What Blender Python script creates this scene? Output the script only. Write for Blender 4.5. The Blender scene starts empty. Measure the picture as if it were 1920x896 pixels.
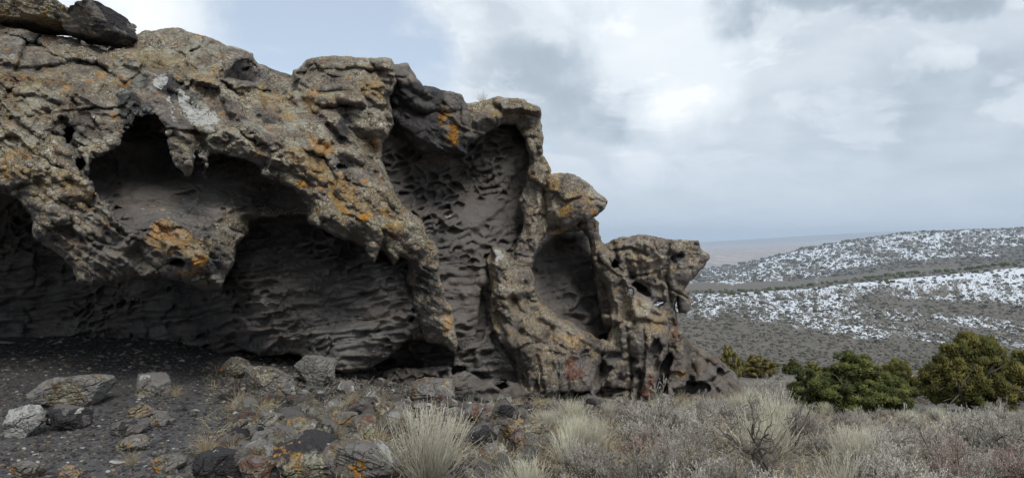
import bpy, math, random
import numpy as np
from mathutils import Vector, Matrix

scene = bpy.context.scene
coll = scene.collection
FPX = 1400.0            # focal length in pixels of a 1920 wide picture
CX, CY = 960.0, 448.0
ZC = 1.6                # eye height above the dirt in front of the cave

# ------------------------------------------------------------------ camera
cam_d = bpy.data.cameras.new("camera")
cam = bpy.data.objects.new("camera", cam_d); coll.objects.link(cam)
cam.location = (0, 0, ZC); cam.rotation_euler = (math.radians(90), 0, 0)
cam_d.sensor_width = 36; cam_d.lens = 36 * FPX / 1920
cam_d.clip_start = 0.1; cam_d.clip_end = 300000
scene.camera = cam

# ------------------------------------------------------------------ sun
SUN_EL, SUN_AZ = math.radians(46), math.radians(158)   # azimuth clockwise from +Y: behind the camera, to the right
sd = bpy.data.lights.new("sun", 'SUN'); sd.energy = 1.5; sd.angle = math.radians(22); sd.color = (1.0, 0.955, 0.90)
sun = bpy.data.objects.new("sun", sd); coll.objects.link(sun)
sdir = Vector((math.sin(SUN_AZ) * math.cos(SUN_EL), math.cos(SUN_AZ) * math.cos(SUN_EL), math.sin(SUN_EL)))
sun.rotation_euler = sdir.to_track_quat('Z', 'Y').to_euler()
sun.location = (0, -10, 30)

# ------------------------------------------------------------------ colour management
scene.view_settings.view_transform = 'Standard'; scene.view_settings.look = 'None'
scene.view_settings.exposure = 0.42; scene.view_settings.gamma = 1.0
scene.render.engine = 'CYCLES'
scene.cycles.max_bounces = 8; scene.cycles.diffuse_bounces = 5; scene.cycles.transparent_max_bounces = 8
scene.cycles.volume_bounces = 3
scene.cycles.use_denoising = True

# ------------------------------------------------------------------ node helper
class NT:
    def __init__(s, tree): s.t = tree; s.n = tree.nodes; s.l = tree.links
    def add(s, typ, **k):
        n = s.n.new(typ)
        for a, b in k.items():
            if a[0] == '_': n.inputs[a[1:]].default_value = b
            else: setattr(n, a, b)
        return n
    def put(s, sock, v):
        if isinstance(v, bpy.types.NodeSocket): s.l.new(v, sock)
        elif v is not None: sock.default_value = v
    def math(s, op, a, b=0.0, c=None, clamp=False):
        n = s.add('ShaderNodeMath', operation=op, use_clamp=clamp)
        s.put(n.inputs[0], a); s.put(n.inputs[1], b)
        if c is not None: s.put(n.inputs[2], c)
        return n.outputs[0]
    def vmath(s, op, a, b):
        n = s.add('ShaderNodeVectorMath', operation=op)
        s.put(n.inputs[0], a); s.put(n.inputs[1], b)
        return n.outputs[1] if op in ('DOT_PRODUCT', 'DISTANCE', 'LENGTH') else n.outputs[0]
    def mix(s, f, a, b, mode='MIX'):
        n = s.add('ShaderNodeMix', data_type='RGBA', blend_type=mode)
        s.put(n.inputs[0], f)
        for so, v in ((n.inputs[6], a), (n.inputs[7], b)):
            if isinstance(v, (tuple, list)): v = (*v[:3], 1)
            s.put(so, v)
        return n.outputs[2]
    def noise(s, vec, scale, detail=4, rough=0.55, dist=0.0):
        n = s.add('ShaderNodeTexNoise'); s.put(n.inputs['Vector'], vec)
        n.inputs['Scale'].default_value = scale; n.inputs['Detail'].default_value = detail
        n.inputs['Roughness'].default_value = rough; n.inputs['Distortion'].default_value = dist
        return n.outputs[0]
    def voro(s, vec, scale, feature='F1', out='Distance', rnd=1.0):
        n = s.add('ShaderNodeTexVoronoi', feature=feature); s.put(n.inputs['Vector'], vec)
        n.inputs['Scale'].default_value = scale; n.inputs['Randomness'].default_value = rnd
        return n.outputs[out]
    def step(s, v, lo, hi, smooth=True):
        n = s.add('ShaderNodeMapRange', interpolation_type='SMOOTHSTEP' if smooth else 'LINEAR')
        s.put(n.inputs[0], v); n.inputs[1].default_value = lo; n.inputs[2].default_value = hi
        return n.outputs[0]
    def ramp(s, v, pts, interp='LINEAR'):
        n = s.add('ShaderNodeValToRGB'); s.put(n.inputs[0], v); r = n.color_ramp; r.interpolation = interp
        while len(r.elements) < len(pts): r.elements.new(0.5)
        for e, (p, c) in zip(r.elements, pts): e.position = p; e.color = (*c, 1)
        return n.outputs[0]
    def attr(s, name, fac=True):
        n = s.add('ShaderNodeAttribute', attribute_name=name)
        return n.outputs['Fac'] if fac else n.outputs['Color']
    def mapping(s, vec, scale=(1, 1, 1), rot=(0, 0, 0), loc=(0, 0, 0)):
        n = s.add('ShaderNodeMapping'); s.put(n.inputs[0], vec)
        n.inputs['Scale'].default_value = scale; n.inputs['Rotation'].default_value = rot; n.inputs['Location'].default_value = loc
        return n.outputs[0]

def new_mat(name):
    m = bpy.data.materials.new(name); m.use_nodes = True
    nt = NT(m.node_tree); nt.n.clear()
    out = nt.add('ShaderNodeOutputMaterial'); b = nt.add('ShaderNodeBsdfPrincipled')
    b.inputs['Specular IOR Level'].default_value = 0.25
    nt.l.new(b.outputs[0], out.inputs[0])
    co = nt.add('ShaderNodeTexCoord').outputs['Object']
    return m, nt, b, co

# ------------------------------------------------------------------ sky
world = bpy.data.worlds.new("World"); scene.world = world; world.use_nodes = True
wt = NT(world.node_tree); wt.n.clear()
wout = wt.add('ShaderNodeOutputWorld')
sky = wt.add('ShaderNodeTexSky', sky_type='NISHITA', sun_disc=False, sun_elevation=SUN_EL, sun_rotation=SUN_AZ,
             altitude=1800, air_density=1.0, dust_density=1.5)
bg1 = wt.add('ShaderNodeBackground'); bg1.inputs[1].default_value = 0.105
gen = wt.add('ShaderNodeTexCoord').outputs['Generated']
wt.l.new(wt.mix(0.55, sky.outputs[0], (5.3, 5.8, 6.3)), bg1.inputs[0])
def skydir(px, py):
    v = Vector(((px - CX), FPX, (CY - py))).normalized(); return (v.x, v.y, v.z)
def patch(px, py, r0, r1, stretch=None):
    """0..1 soft round patch of cloud around the direction of a place in the sky; radii in degrees."""
    d = wt.vmath('DOT_PRODUCT', wvec, skydir(px, py))
    return wt.step(d, math.cos(math.radians(r1)), math.cos(math.radians(r0)))
# cloud coordinates: a flat layer seen in perspective, warped
sep = wt.add('ShaderNodeSeparateXYZ'); wt.l.new(gen, sep.inputs[0])
zc = wt.math('ADD', wt.math('MAXIMUM', sep.outputs[2], 0.0), 0.28)
comb = wt.add('ShaderNodeCombineXYZ')
wt.l.new(wt.math('DIVIDE', sep.outputs[0], zc), comb.inputs[0]); wt.l.new(wt.math('DIVIDE', sep.outputs[1], zc), comb.inputs[1])
wt.l.new(wt.math('MULTIPLY', sep.outputs[2], 2.2), comb.inputs[2])
cl = comb.outputs[0]
wn = wt.add('ShaderNodeTexNoise'); wt.l.new(gen, wn.inputs['Vector']); wn.inputs['Scale'].default_value = 4; wn.inputs['Detail'].default_value = 7; wn.inputs['Roughness'].default_value = 0.6
wsub = wt.vmath('SUBTRACT', wn.outputs[1], (0.5, 0.5, 0.5))
wscl = wt.add('ShaderNodeVectorMath', operation='SCALE'); wt.l.new(wsub, wscl.inputs[0]); wscl.inputs[3].default_value = 0.30
wvec = wt.vmath('NORMALIZE', wt.vmath('ADD', gen, wscl.outputs[0]), (0, 0, 0))
n_big = wt.noise(cl, 1.6, 7, 0.58, 0.3)
n_mid = wt.noise(wt.vmath('ADD', cl, (3.1, 1.7, 0)), 4.0, 7, 0.55, 0.2)
n_edge = wt.noise(wt.vmath('ADD', cl, (9.1, 4.7, 0)), 2.3, 9, 0.62, 0.6)
puff = wt.math('MULTIPLY', wt.step(n_edge, 0.50, 0.60), wt.step(sep.outputs[2], 0.02, 0.16))     # crisp cloud edges
lum = wt.math('ADD', wt.math('MULTIPLY', wt.math('SUBTRACT', n_big, 0.5), 0.42), wt.math('MULTIPLY', wt.math('SUBTRACT', n_mid, 0.5), 0.30))
lum = wt.math('ADD', lum, wt.math('MULTIPLY', wt.math('SUBTRACT', puff, 0.35), 0.16))
def addp(v, p, k): return wt.math('ADD', v, wt.math('MULTIPLY', p, k))
lum = addp(lum, patch(1240, 60, 2, 8), 0.34); lum = addp(lum, patch(1180, 290, 0.5, 3.5), 0.24); lum = addp(lum, patch(1290, 190, 0.5, 4), 0.16)
lum = addp(lum, patch(880, 110, 0.5, 5), 0.14); lum = addp(lum, patch(340, 40, 1, 6), 0.34); lum = addp(lum, patch(100, -20, 3, 9), 0.26); lum = addp(lum, patch(560, 120, .5, 3), 0.3); lum = addp(lum, patch(1745, 165, 0.3, 2.2), 0.22); lum = addp(lum, patch(1470, 60, 0.3, 2.6), 0.16)
for q in (0, 1, 2): lum = addp(lum, patch(960 + 110 * q, 185 + 12 * q, 1, 3.8), -0.15)
for q in range(4): lum = addp(lum, patch(1400 + 130 * q, -22 - 4 * q, 0.6, 3.2), -0.30)
for q in range(4): lum = addp(lum, patch(1560 + 120 * q, 262 - 22 * q, 0.6, 4.2), -0.08)
lum = addp(lum, patch(1850, 380, 2, 12), -0.05)
base = wt.math('ADD', lum, 0.5, clamp=True)
ccol = wt.ramp(base, [(0.0, (0.26, 0.31, 0.365)), (0.28, (0.375, 0.435, 0.50)), (0.5, (0.535, 0.59, 0.645)), (0.72, (0.65, 0.70, 0.745)), (1.0, (0.80, 0.82, 0.84))])
# a pale brightening that a rain veil leaves low over the horizon
hz = wt.math('MULTIPLY', wt.step(sep.outputs[2], 0.14, 0.0), 0.45)
ccol = wt.mix(hz, ccol, (0.53, 0.59, 0.655))
bg2 = wt.add('ShaderNodeBackground'); wt.l.new(ccol, bg2.inputs[0]); bg2.inputs[1].default_value = 1.0
# openings of pale blue between the clouds
op = wt.math('MAXIMUM', patch(620, 50, 3, 9), patch(760, 150, 0.5, 5.5))
op = wt.math('MAXIMUM', op, wt.math('MULTIPLY', wt.step(n_big, 0.40, 0.30), 0.6))
op = wt.math('MULTIPLY', wt.math('SUBTRACT', op, wt.math('MULTIPLY', wt.step(n_mid, 0.45, 0.7), 0.45)), 1.15, clamp=True)
mx = wt.add('ShaderNodeMixShader'); wt.l.new(op, mx.inputs[0]); wt.l.new(bg2.outputs[0], mx.inputs[1]); wt.l.new(bg1.outputs[0], mx.inputs[2])
wt.l.new(mx.outputs[0], wout.inputs[0])
world.cycles.sampling_method = 'AUTOMATIC'

# ------------------------------------------------------------------ numpy noise
def _h(i, j, k, seed):
    i = i.astype(np.uint32); j = j.astype(np.uint32); k = k.astype(np.uint32)
    h = i * np.uint32(374761393) + j * np.uint32(668265263) + k * np.uint32(2147483647 - 19) * np.uint32(3) + np.uint32((seed * 974711 + 12345) & 0xffffffff)
    h = (h ^ (h >> np.uint32(13))) * np.uint32(1274126177)
    h = (h ^ (h >> np.uint32(15))) * np.uint32(2246822519)
    return ((h ^ (h >> np.uint32(16))) & np.uint32(0xffffff)).astype(np.float32) / np.float32(16777215.0)
def vnoise(x, y, z=None, seed=0):
    """value noise in -1..1"""
    x = np.asarray(x, np.float32); y = np.asarray(y, np.float32)
    z = np.zeros_like(x) if z is None else np.asarray(z, np.float32)
    i = np.floor(x); j = np.floor(y); k = np.floor(z)
    a = x - i; b = y - j; c = z - k
    i = i.astype(np.int64); j = j.astype(np.int64); k = k.astype(np.int64)
    a = a * a * a * (a * (a * 6 - 15) + 10); b = b * b * b * (b * (b * 6 - 15) + 10); c = c * c * c * (c * (c * 6 - 15) + 10)
    flat = not np.any(c)
    def pl(kk):
        v00 = _h(i, j, kk, seed); v10 = _h(i + 1, j, kk, seed); v01 = _h(i, j + 1, kk, seed); v11 = _h(i + 1, j + 1, kk, seed)
        return (v00 * (1 - a) + v10 * a) * (1 - b) + (v01 * (1 - a) + v11 * a) * b
    r = pl(k)
    if not flat: r = r * (1 - c) + pl(k + 1) * c
    return r * 2 - 1
def fbm(x, y, z=None, seed=0, oct=4, gain=0.5, ridged=False):
    s = 0; a = 1.0; tot = 0; f = 1.0
    for o in range(oct):
        n = vnoise(x * f + 17.3 * o, y * f + 5.1 * o, None if z is None else z * f, seed + o)
        if ridged: n = 1 - 2 * np.abs(n)
        s = s + a * n; tot += a; a *= gain; f *= 2.03
    return s / tot
def worley(x, y, seed=0, jitter=0.9):
    i = np.floor(x).astype(np.int64); j = np.floor(y).astype(np.int64); z0 = np.zeros_like(i)
    f1 = np.full(x.shape, 9.0, np.float32); f2 = f1.copy()
    for di in (-1, 0, 1):
        for dj in (-1, 0, 1):
            a = i + di; b = j + dj
            px = a + 0.5 + jitter * (_h(a, b, z0, seed) - 0.5); py = b + 0.5 + jitter * (_h(a, b, z0, seed + 7) - 0.5)
            d = np.sqrt((px - x) ** 2 + (py - y) ** 2).astype(np.float32)
            f2 = np.minimum(f2, np.maximum(f1, d)); f1 = np.minimum(f1, d)
    return f1, f2
def sstep(x, a, b):
    t = np.clip((x - a) / (b - a), 0, 1); return t * t * (3 - 2 * t)

# ------------------------------------------------------------------ mesh helpers
def mesh_np(name, V, F, mat=None, smooth=True, attrs=None):
    V = np.asarray(V, np.float32); F = np.asarray(F, np.int32)
    me = bpy.data.meshes.new(name)
    n, k = F.shape
    me.vertices.add(len(V)); me.vertices.foreach_set('co', V.ravel())
    me.loops.add(n * k); me.loops.foreach_set('vertex_index', F.ravel())
    me.polygons.add(n); me.polygons.foreach_set('loop_start', np.arange(0, n * k, k, dtype=np.int32))
    me.polygons.foreach_set('loop_total', np.full(n, k, np.int32))
    if smooth: me.polygons.foreach_set('use_smooth', np.ones(n, bool))
    me.update(calc_edges=True)
    for a, v in (attrs or {}).items():
        at = me.attributes.new(a, 'FLOAT', 'POINT'); at.data.foreach_set('value', np.asarray(v, np.float32))
    if mat: me.materials.append(mat)
    return me
def link(name, me, parent=None, loc=(0, 0, 0)):
    o = bpy.data.objects.new(name, me); coll.objects.link(o); o.location = loc
    if parent: o.parent = parent
    return o
def tag(o, label=None, cat=None, group=None, kind=None):
    for k, v in (('label', label), ('category', cat), ('group', group), ('kind', kind)):
        if v: o[k] = v
    return o
def copy_tree(o, parent=None):
    c = o.copy(); coll.objects.link(c); c.parent = parent
    for ch in list(o.children): copy_tree(ch, c)
    return c
def wpos(px, py, t):
    return np.array([(px - CX) / FPX * t, t, ZC + (CY - py) / FPX * t])

# ------------------------------------------------------------------ terrain
TT = np.array([0.5, 3, 5, 7, 9, 12, 16, 20, 25, 30], float)
ZN = {  # height relative to the eye, near
 -600: [-1.7, -1.7, -1.6, -1.6, -1.6, -1.6, -1.7, -1.8, -2.2, -2.6],
 0:    [-1.6, -1.6, -1.6, -1.6, -1.6, -1.62, -1.8, -2.0, -2.4, -2.9],
 300:  [-1.6, -1.6, -1.6, -1.61, -1.56, -1.62, -1.9, -2.2, -2.8, -3.4],
 600:  [-1.6, -1.6, -1.62, -1.67, -1.72, -1.85, -2.1, -2.6, -3.3, -4.0],
 900:  [-1.6, -1.6, -1.66, -1.80, -2.02, -2.45, -2.8, -3.3, -4.0, -4.7],
 1200: [-1.6, -1.6, -1.66, -1.86, -2.15, -2.62, -3.3, -3.9, -4.6, -5.2],
 1400: [-1.6, -1.6, -1.68, -1.90, -2.20, -2.75, -3.45, -4.05, -4.8, -5.4],
 1600: [-1.6, -1.6, -1.68, -1.92, -2.28, -2.90, -3.70, -4.30, -4.95, -5.5],
 1920: [-1.6, -1.6, -1.68, -1.92, -2.25, -2.85, -3.65, -4.25, -4.85, -5.3],
 2900: [-1.6, -1.6, -1.65, -1.90, -2.2, -2.8, -3.5, -4.0, -4.6, -5.0]}
TF = np.array([60, 150, 300, 450, 600, 800, 1000, 1200, 1400, 1800, 2200, 2800, 3500, 4500, 6500, 9500, 14000, 20000, 27000, 36000], float)
YF = {  # picture rows of the far land, per column
 1250: [745, 735, 692, 640, 606, 579, 562, 550, 544, 533, 526, 518, 512, 540, 509, 482, 470, 465, 458, 462],
 1300: [745, 735, 690, 636, 604, 578, 561, 548, 543, 531, 524, 515, 507, 535, 505, 479, 468, 463, 455, 460],
 1400: [745, 735, 690, 640, 606, 580, 560, 544, 541, 531, 520, 506, 493, 530, 500, 474, 463, 458, 449, 455],
 1500: [745, 735, 692, 645, 610, 582, 561, 538, 538, 530, 512, 490, 470, 525, 495, 470, 459, 454, 443, 450],
 1600: [745, 732, 694, 650, 616, 584, 559, 526, 532, 521, 500, 474, 453.5, 515, 490, 466, 455, 450, 437, 445],
 1680: [742, 730, 694, 652, 620, 586, 556, 517, 524, 513, 490, 463, 442, 510, 487, 463, 452, 447, 434, 442],
 1750: [740, 728, 694, 654, 622, 588, 554, 511, 518, 506, 484, 457, 436.5, 505, 485, 460, 450, 445, 432, 440],
 1920: [732, 722, 690, 655, 624, 588, 547, 493, 502, 494, 476, 451, 430.5, 500, 480, 458, 448, 443, 430, 440],
 2300: [715, 710, 685, 650, 615, 575, 525, 470, 480, 475, 455, 432, 415, 480, 470, 450, 445, 440, 428, 438],
 2900: [700, 700, 680, 640, 600, 560, 515, 465, 475, 465, 445, 425, 410, 470, 465, 450, 445, 440, 430, 440]}
def _tab():
    cols = sorted(set(ZN) | set(YF)); kn = sorted(ZN); kf = sorted(YF)
    out = []
    for c in cols:
        near = [np.interp(c, kn, [ZN[k][i] for k in kn]) for i in range(len(TT))]
        far = [-(np.interp(c, kf, [YF[k][i] for k in kf]) - CY) / FPX * TF[i] for i in range(len(TF))]
        out.append(near + far)
    return np.array(cols, float), np.log(np.concatenate([TT, TF])), np.array(out)
COLS, LT, TAB = _tab()
MEANP = 0.5 * (TAB[0] + TAB[-1])
def hermite(tab, q):
    """rows of tab (N, M) interpolated at q (N) in log distance with monotone-ish cubic"""
    idx = np.clip(np.searchsorted(LT, q) - 1, 0, len(LT) - 2)
    r = np.arange(len(q)); x0 = LT[idx]; x1 = LT[idx + 1]; h = x1 - x0; w = np.clip((q - x0) / h, 0, 1)
    ip = np.clip(idx - 1, 0, len(LT) - 1); i2 = np.clip(idx + 2, 0, len(LT) - 1)
    y0 = tab[r, idx]; y1 = tab[r, idx + 1]; ya = tab[r, ip]; yb = tab[r, i2]
    d = (y1 - y0) / h
    m0 = np.where(idx > 0, 0.5 * (d + (y0 - ya) / np.maximum(x0 - LT[ip], 1e-6)), d)
    m1 = np.where(idx < len(LT) - 2, 0.5 * (d + (yb - y1) / np.maximum(LT[i2] - x1, 1e-6)), d)
    lim = 2.0 * np.abs(d); m0 = np.clip(m0, -lim, lim); m1 = np.clip(m1, -lim, lim)
    w2 = w * w; w3 = w2 * w
    return y0 * (2 * w3 - 3 * w2 + 1) + m0 * h * (w3 - 2 * w2 + w) + y1 * (-2 * w3 + 3 * w2) + m1 * h * (w3 - w2)
def ground_rel(x, y):
    x = np.atleast_1d(np.asarray(x, float)); y = np.atleast_1d(np.asarray(y, float))
    th = np.arctan2(x, y); r = np.hypot(x, y) + 1e-6
    tc = np.clip(th, math.atan((-600 - CX) / FPX), math.atan((2900 - CX) / FPX))
    col = CX + FPX * np.tan(tc); t = np.maximum(r * np.cos(tc), 0.5)
    j = np.clip(np.searchsorted(COLS, col) - 1, 0, len(COLS) - 2)
    w = ((col - COLS[j]) / (COLS[j + 1] - COLS[j]))[:, None]
    tab = TAB[j] * (1 - w) + TAB[j + 1] * w
    b = sstep(np.abs(th), math.radians(75), math.radians(150))[:, None]
    tab = tab * (1 - b) + MEANP[None, :] * b
    z = hermite(tab, np.log(t))
    near = np.exp(-t / 60)
    z = z + near * (0.05 * fbm(x * 0.8, y * 0.8, seed=11, oct=4) + 0.012 * fbm(x * 6, y * 6, seed=12, oct=3))
    far = (1 - np.exp(-np.maximum(t - 30, 0) / 150))
    z = z + far * (0.0032 * t * np.exp(-t / 12000) * fbm(x / (0.09 * t + 9), y / (0.22 * t + 15), seed=21, oct=4))
    return z
def ground_z(x, y): return float(ground_rel(x, y)[0]) + ZC
def on_ground(px, t, sink=0.0):
    x = (px - CX) / FPX * t
    return (x, t, ground_z(x, t) - sink)
def ground_at(px, py):
    """point of the ground seen at a place in the picture (first hit)"""
    ts = np.exp(np.linspace(math.log(2.5), math.log(60), 500)); xs = (px - CX) / FPX * ts
    z = ground_rel(xs, ts); ray = (CY - py) / FPX * ts
    k = np.nonzero(z >= ray)[0]
    i = k[0] if len(k) else -1
    return (xs[i], ts[i], z[i] + ZC)
# ------------------------------------------------------------------ materials of the land
def ground_mat():
    m, nt, b, co = new_mat('dirt_and_litter')
    lit = nt.attr('litter')
    n1 = nt.noise(co, 1.3, 5); n2 = nt.noise(co, 14, 6, 0.65); n3 = nt.noise(co, 90, 3, 0.7)
    dirt = nt.ramp(nt.math('ADD', nt.math('MULTIPLY', n2, .6), nt.math('MULTIPLY', n3, .4)),
                   [(0.3, (0.045, 0.044, 0.046)), (0.5, (0.085, 0.082, 0.082)), (0.7, (0.15, 0.143, 0.138))])
    litt = nt.ramp(n3, [(0.3, (0.07, 0.06, 0.05)), (0.5, (0.18, 0.16, 0.13)), (0.72, (0.36, 0.33, 0.27))])
    f = nt.math('MULTIPLY', lit, nt.step(nt.math('ADD', n1, nt.math('MULTIPLY', n2, .5)), 0.55, 0.85))
    c = nt.mix(f, dirt, litt)
    # small pale chips
    v = nt.add('ShaderNodeTexVoronoi'); nt.put(v.inputs['Vector'], co); v.inputs['Scale'].default_value = 28
    chip = nt.math('MULTIPLY', nt.step(v.outputs['Distance'], 0.32, 0.22), nt.step(nt.math('MODULO', nt.math('MULTIPLY', nt.vmath('DOT_PRODUCT', v.outputs['Color'], (1, 1, 1)), 7.0), 1.0), 0.93, 0.97))
    c = nt.mix(nt.math('MULTIPLY', chip, .8), c, (0.22, 0.20, 0.18))
    nt.l.new(c, b.inputs['Base Color']); b.inputs['Roughness'].default_value = 0.95
    bp = nt.add('ShaderNodeBump'); bp.inputs['Strength'].default_value = 0.7; bp.inputs['Distance'].default_value = 0.02
    nt.put(bp.inputs['Height'], nt.math('ADD', nt.noise(co, 30, 5, 0.7), nt.math('MULTIPLY', v.outputs['Distance'], -0.4)))
    nt.l.new(bp.outputs[0], b.inputs['Normal'])
    return m
def far_mat():
    """sage flats, snow lying in patches, pale farmland beyond"""
    m, nt, b, co = new_mat('sage_and_snow')
    sn = nt.attr('snow'); pl = nt.attr('plain'); pk = nt.attr('grain')
    big = nt.noise(co, 0.012, 5, 0.6); med = nt.noise(co, 0.06, 5, 0.6); fine = nt.noise(co, 0.5, 4, 0.7)
    soil = nt.ramp(nt.math('ADD', nt.math('MULTIPLY', med, .5), nt.math('MULTIPLY', fine, .5)),
                   [(0.3, (0.075, 0.068, 0.060)), (0.5, (0.135, 0.12, 0.10)), (0.72, (0.21, 0.185, 0.15))])
    rust = nt.step(big, 0.56, 0.70)
    soil = nt.mix(nt.math('MULTIPLY', rust, .6), soil, (0.13, 0.095, 0.075))
    # per-distance patches: 'grain' is the size of the snow patches in metres
    sc = nt.add('ShaderNodeVectorMath', operation='SCALE'); nt.l.new(nt.mapping(co, (1, 0.5, 1)), sc.inputs[0]); nt.l.new(pk, sc.inputs[3])
    pn = nt.noise(sc.outputs[0], 1.0, 4, 0.62); pv = nt.noise(nt.mapping(sc.outputs[0], (1, .5, 1), (0, 0, .5)), 0.16, 4, 0.6)
    pat = nt.math('ADD', nt.math('MULTIPLY', pn, 0.55), nt.math('MULTIPLY', pv, 0.45))
    thr = nt.math('SUBTRACT', 0.76, nt.math('MULTIPLY', sn, 0.535))
    f = nt.step(nt.math('SUBTRACT', pat, thr), -0.02, 0.04)
    land = nt.mix(f, soil, (0.66, 0.70, 0.75))
    # farmland far away: long thin strips
    st = nt.noise(nt.mapping(co, (0.0007, 0.003, 1)), 1.0, 5, 0.65)
    st2 = nt.noise(nt.mapping(co, (0.0024, 0.008, 1)), 1.0, 4, 0.7)
    farm = nt.ramp(nt.math('ADD', nt.math('MULTIPLY', st, .6), nt.math('MULTIPLY', st2, .4)), [(0.40, (0.12, 0.10, 0.11)), (0.47, (0.26, 0.20, 0.18)), (0.53, (0.38, 0.30, 0.23)), (0.60, (0.55, 0.51, 0.46))])
    c = nt.mix(pl, land, farm)
    nt.l.new(c, b.inputs['Base Color']); b.inputs['Roughness'].default_value = 0.95
    bp = nt.add('ShaderNodeBump'); bp.inputs['Strength'].default_value = 0.6; bp.inputs['Distance'].default_value = 1.0
    nt.put(bp.inputs['Height'], fine); nt.l.new(bp.outputs[0], b.inputs['Normal'])
    return m
M_GROUND = ground_mat(); M_FAR = far_mat()

def polar(name, ths, rs, mat, attrf=None, label=None, closed=False):
    nt_, nr = len(ths), len(rs)
    T, R = np.meshgrid(ths, rs, indexing='ij'); x = (R * np.sin(T)).ravel(); y = (R * np.cos(T)).ravel()
    z = ground_rel(x, y) + ZC
    i = np.arange(nt_ - 1)[:, None] * nr; j = np.arange(nr - 1)[None, :]
    a = (i + j).ravel(); F = np.stack([a, a + 1, a + nr + 1, a + nr], 1)
    me = mesh_np(name, np.stack([x, y, z], 1), F, mat, True, attrf(x, y) if attrf else None)
    o = link(name, me); tag(o, label, None, None, 'structure'); return o
def theta(px): return np.arctan((np.asarray(px, float) - CX) / FPX)
def logr(a, b, n): return np.exp(np.linspace(math.log(a), math.log(b), n))
rad = math.radians
TH_V = np.concatenate([theta(np.linspace(500, 1240, 90))[:-1], theta(np.linspace(1240, 1960, 400)), theta(np.linspace(1960, 2500, 70))[1:]])
th_near = np.concatenate([np.linspace(-math.pi, theta(-300), 60)[:-1], np.linspace(theta(-300), theta(2250), 520), np.linspace(theta(2250), math.pi, 60)[1:]])
def near_attr(x, y):
    px = CX + FPX * x / np.maximum(y, 0.5)
    lit = sstep(px + 40 * fbm(x * 1.5, y * 1.5, seed=5), 430, 640) * sstep(y + 0 * x, 0, 1) + (y < 0)
    lit = np.maximum(lit, sstep(y + 0.4 * fbm(x, y, seed=8), 5.2, 4.7) * 0.6)
    return {'litter': np.clip(lit, 0, 1)}
polar('ground', th_near, np.concatenate([[0.3], logr(1.5, 42, 300)]), M_GROUND, near_attr)

def pxy(x, y): return CX + FPX * x / np.maximum(y, 1)
def far_attr(x, y):
    t = np.maximum(y, np.hypot(x, y) * 0.4); px = pxy(x, y)
    px = np.where(y > 0, px, 960)
    row = CY - FPX * ground_rel(x, y) / t
    w = 10 * fbm(px / 60, row / 14, seed=31, oct=3)
    wl = fbm(px / 35, row / 6, seed=33, oct=3)
    s = np.zeros_like(t)
    # mottled snow over the flat behind the bare sage
    bot = np.interp(px, [1250, 1400, 1500, 1600, 1750, 1920], [592, 612, 622, 640, 650, 668])
    m1 = sstep(row + w, bot + 16, bot - 22) * (t < 1300)
    s = np.maximum(s, (0.495 + 0.10 * fbm(px / 70, row / 16, seed=37, oct=3)) * m1 + 0.07 * wl * m1)
    # bare brown belt across the slope at the right
    belt = np.exp(-(((row + w * 0.6) - np.interp(px, [1500, 1600, 1750, 1920], [570, 562, 572, 590])) / 13) ** 2) * sstep(px, 1560, 1650)
    belt2 = np.exp(-(((row + w * 0.6) - np.interp(px, [1500, 1700, 1920], [590, 608, 632])) / 9) ** 2) * sstep(px, 1600, 1700)
    s = s - 0.36 * belt * (t < 1300) - 0.2 * belt2 * (t < 1300)
    # solid drift under the ridge crest
    cr = np.interp(px, [1250, 1300, 1400, 1500, 1600, 1680, 1750, 1920], [552, 549, 546, 540, 529, 521, 515, 498])
    wd = np.interp(px, [1250, 1450, 1600, 1750, 1920], [3, 4, 10, 14, 19])
    dr = np.exp(-((row + 2.5 * wl - cr - wd * 0.55) / (wd * 0.42)) ** 2) * (t < 1260)
    s = np.maximum(s, 0.92 * dr * sstep(fbm(px / 90, row / 60, seed=35, oct=2), -0.75, -0.35))
    # bare crest strip
    s = np.where((t < 1500) & (row < cr + 2), 0.05, s)
    # far hill
    hb = np.interp(px, [1250, 1400, 1500, 1600, 1750, 1850, 1920], [531, 527, 524, 503, 484, 482, 480])
    m2 = sstep(row + 0.5 * w, hb + 6, hb - 6) * (t >= 1500) * (t < 4600)
    hill = 0.52 + 0.24 * fbm(px / 45, row / 12, seed=41, oct=4) + 0.10 * np.exp(-(((px - 1750) / 45) ** 2 + ((row - 462) / 12) ** 2))
    hill = hill - 0.18 * sstep(px, 1820, 1900) * sstep(row, 455, 465)
    s = np.where(t >= 1500, hill * m2 + 0.24 * (1 - m2) * (t < 4600), s)
    # footpath lines of snow
    for (x0, y0, x1, y1, wdt) in ((1440, 552, 1515, 598, 2.0), (1480, 556, 1502, 585, 1.6), (1515, 598, 1540, 612, 1.6), (1585, 612, 1650, 616, 2.6), (1590, 605, 1640, 614, 1.4), (1430, 526, 1468, 525, 1.3), (1710, 634, 1770, 642, 1.8)):
        dx, dy = x1 - x0, y1 - y0; L = math.hypot(dx, dy)
        q = np.clip(((px - x0) * dx + (row - y0) * dy) / L ** 2, 0, 1)
        d = np.hypot(px - x0 - q * dx, row - y0 - q * dy)
        s = np.maximum(s, 1.2 * sstep(d, wdt * 1.3, wdt * 0.4))
    plain = sstep(t, 4600, 5200) * (1 - sstep(t, 19500, 20600)); s = np.where(t > 19500, 0.12, s)
    grain = 1.0 / np.where(t < 1400, 0.0014 * t + 0.2, 0.0011 * t) * np.where(t > 19000, 2.5, 1)
    # the hidden crest near the viewer carries sage only
    return {'snow': np.clip(s, 0, 1.2), 'plain': plain, 'grain': grain}
side = [np.linspace(theta(2500), math.pi, 50)[1:], np.linspace(-math.pi, theta(500), 60)]
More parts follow.
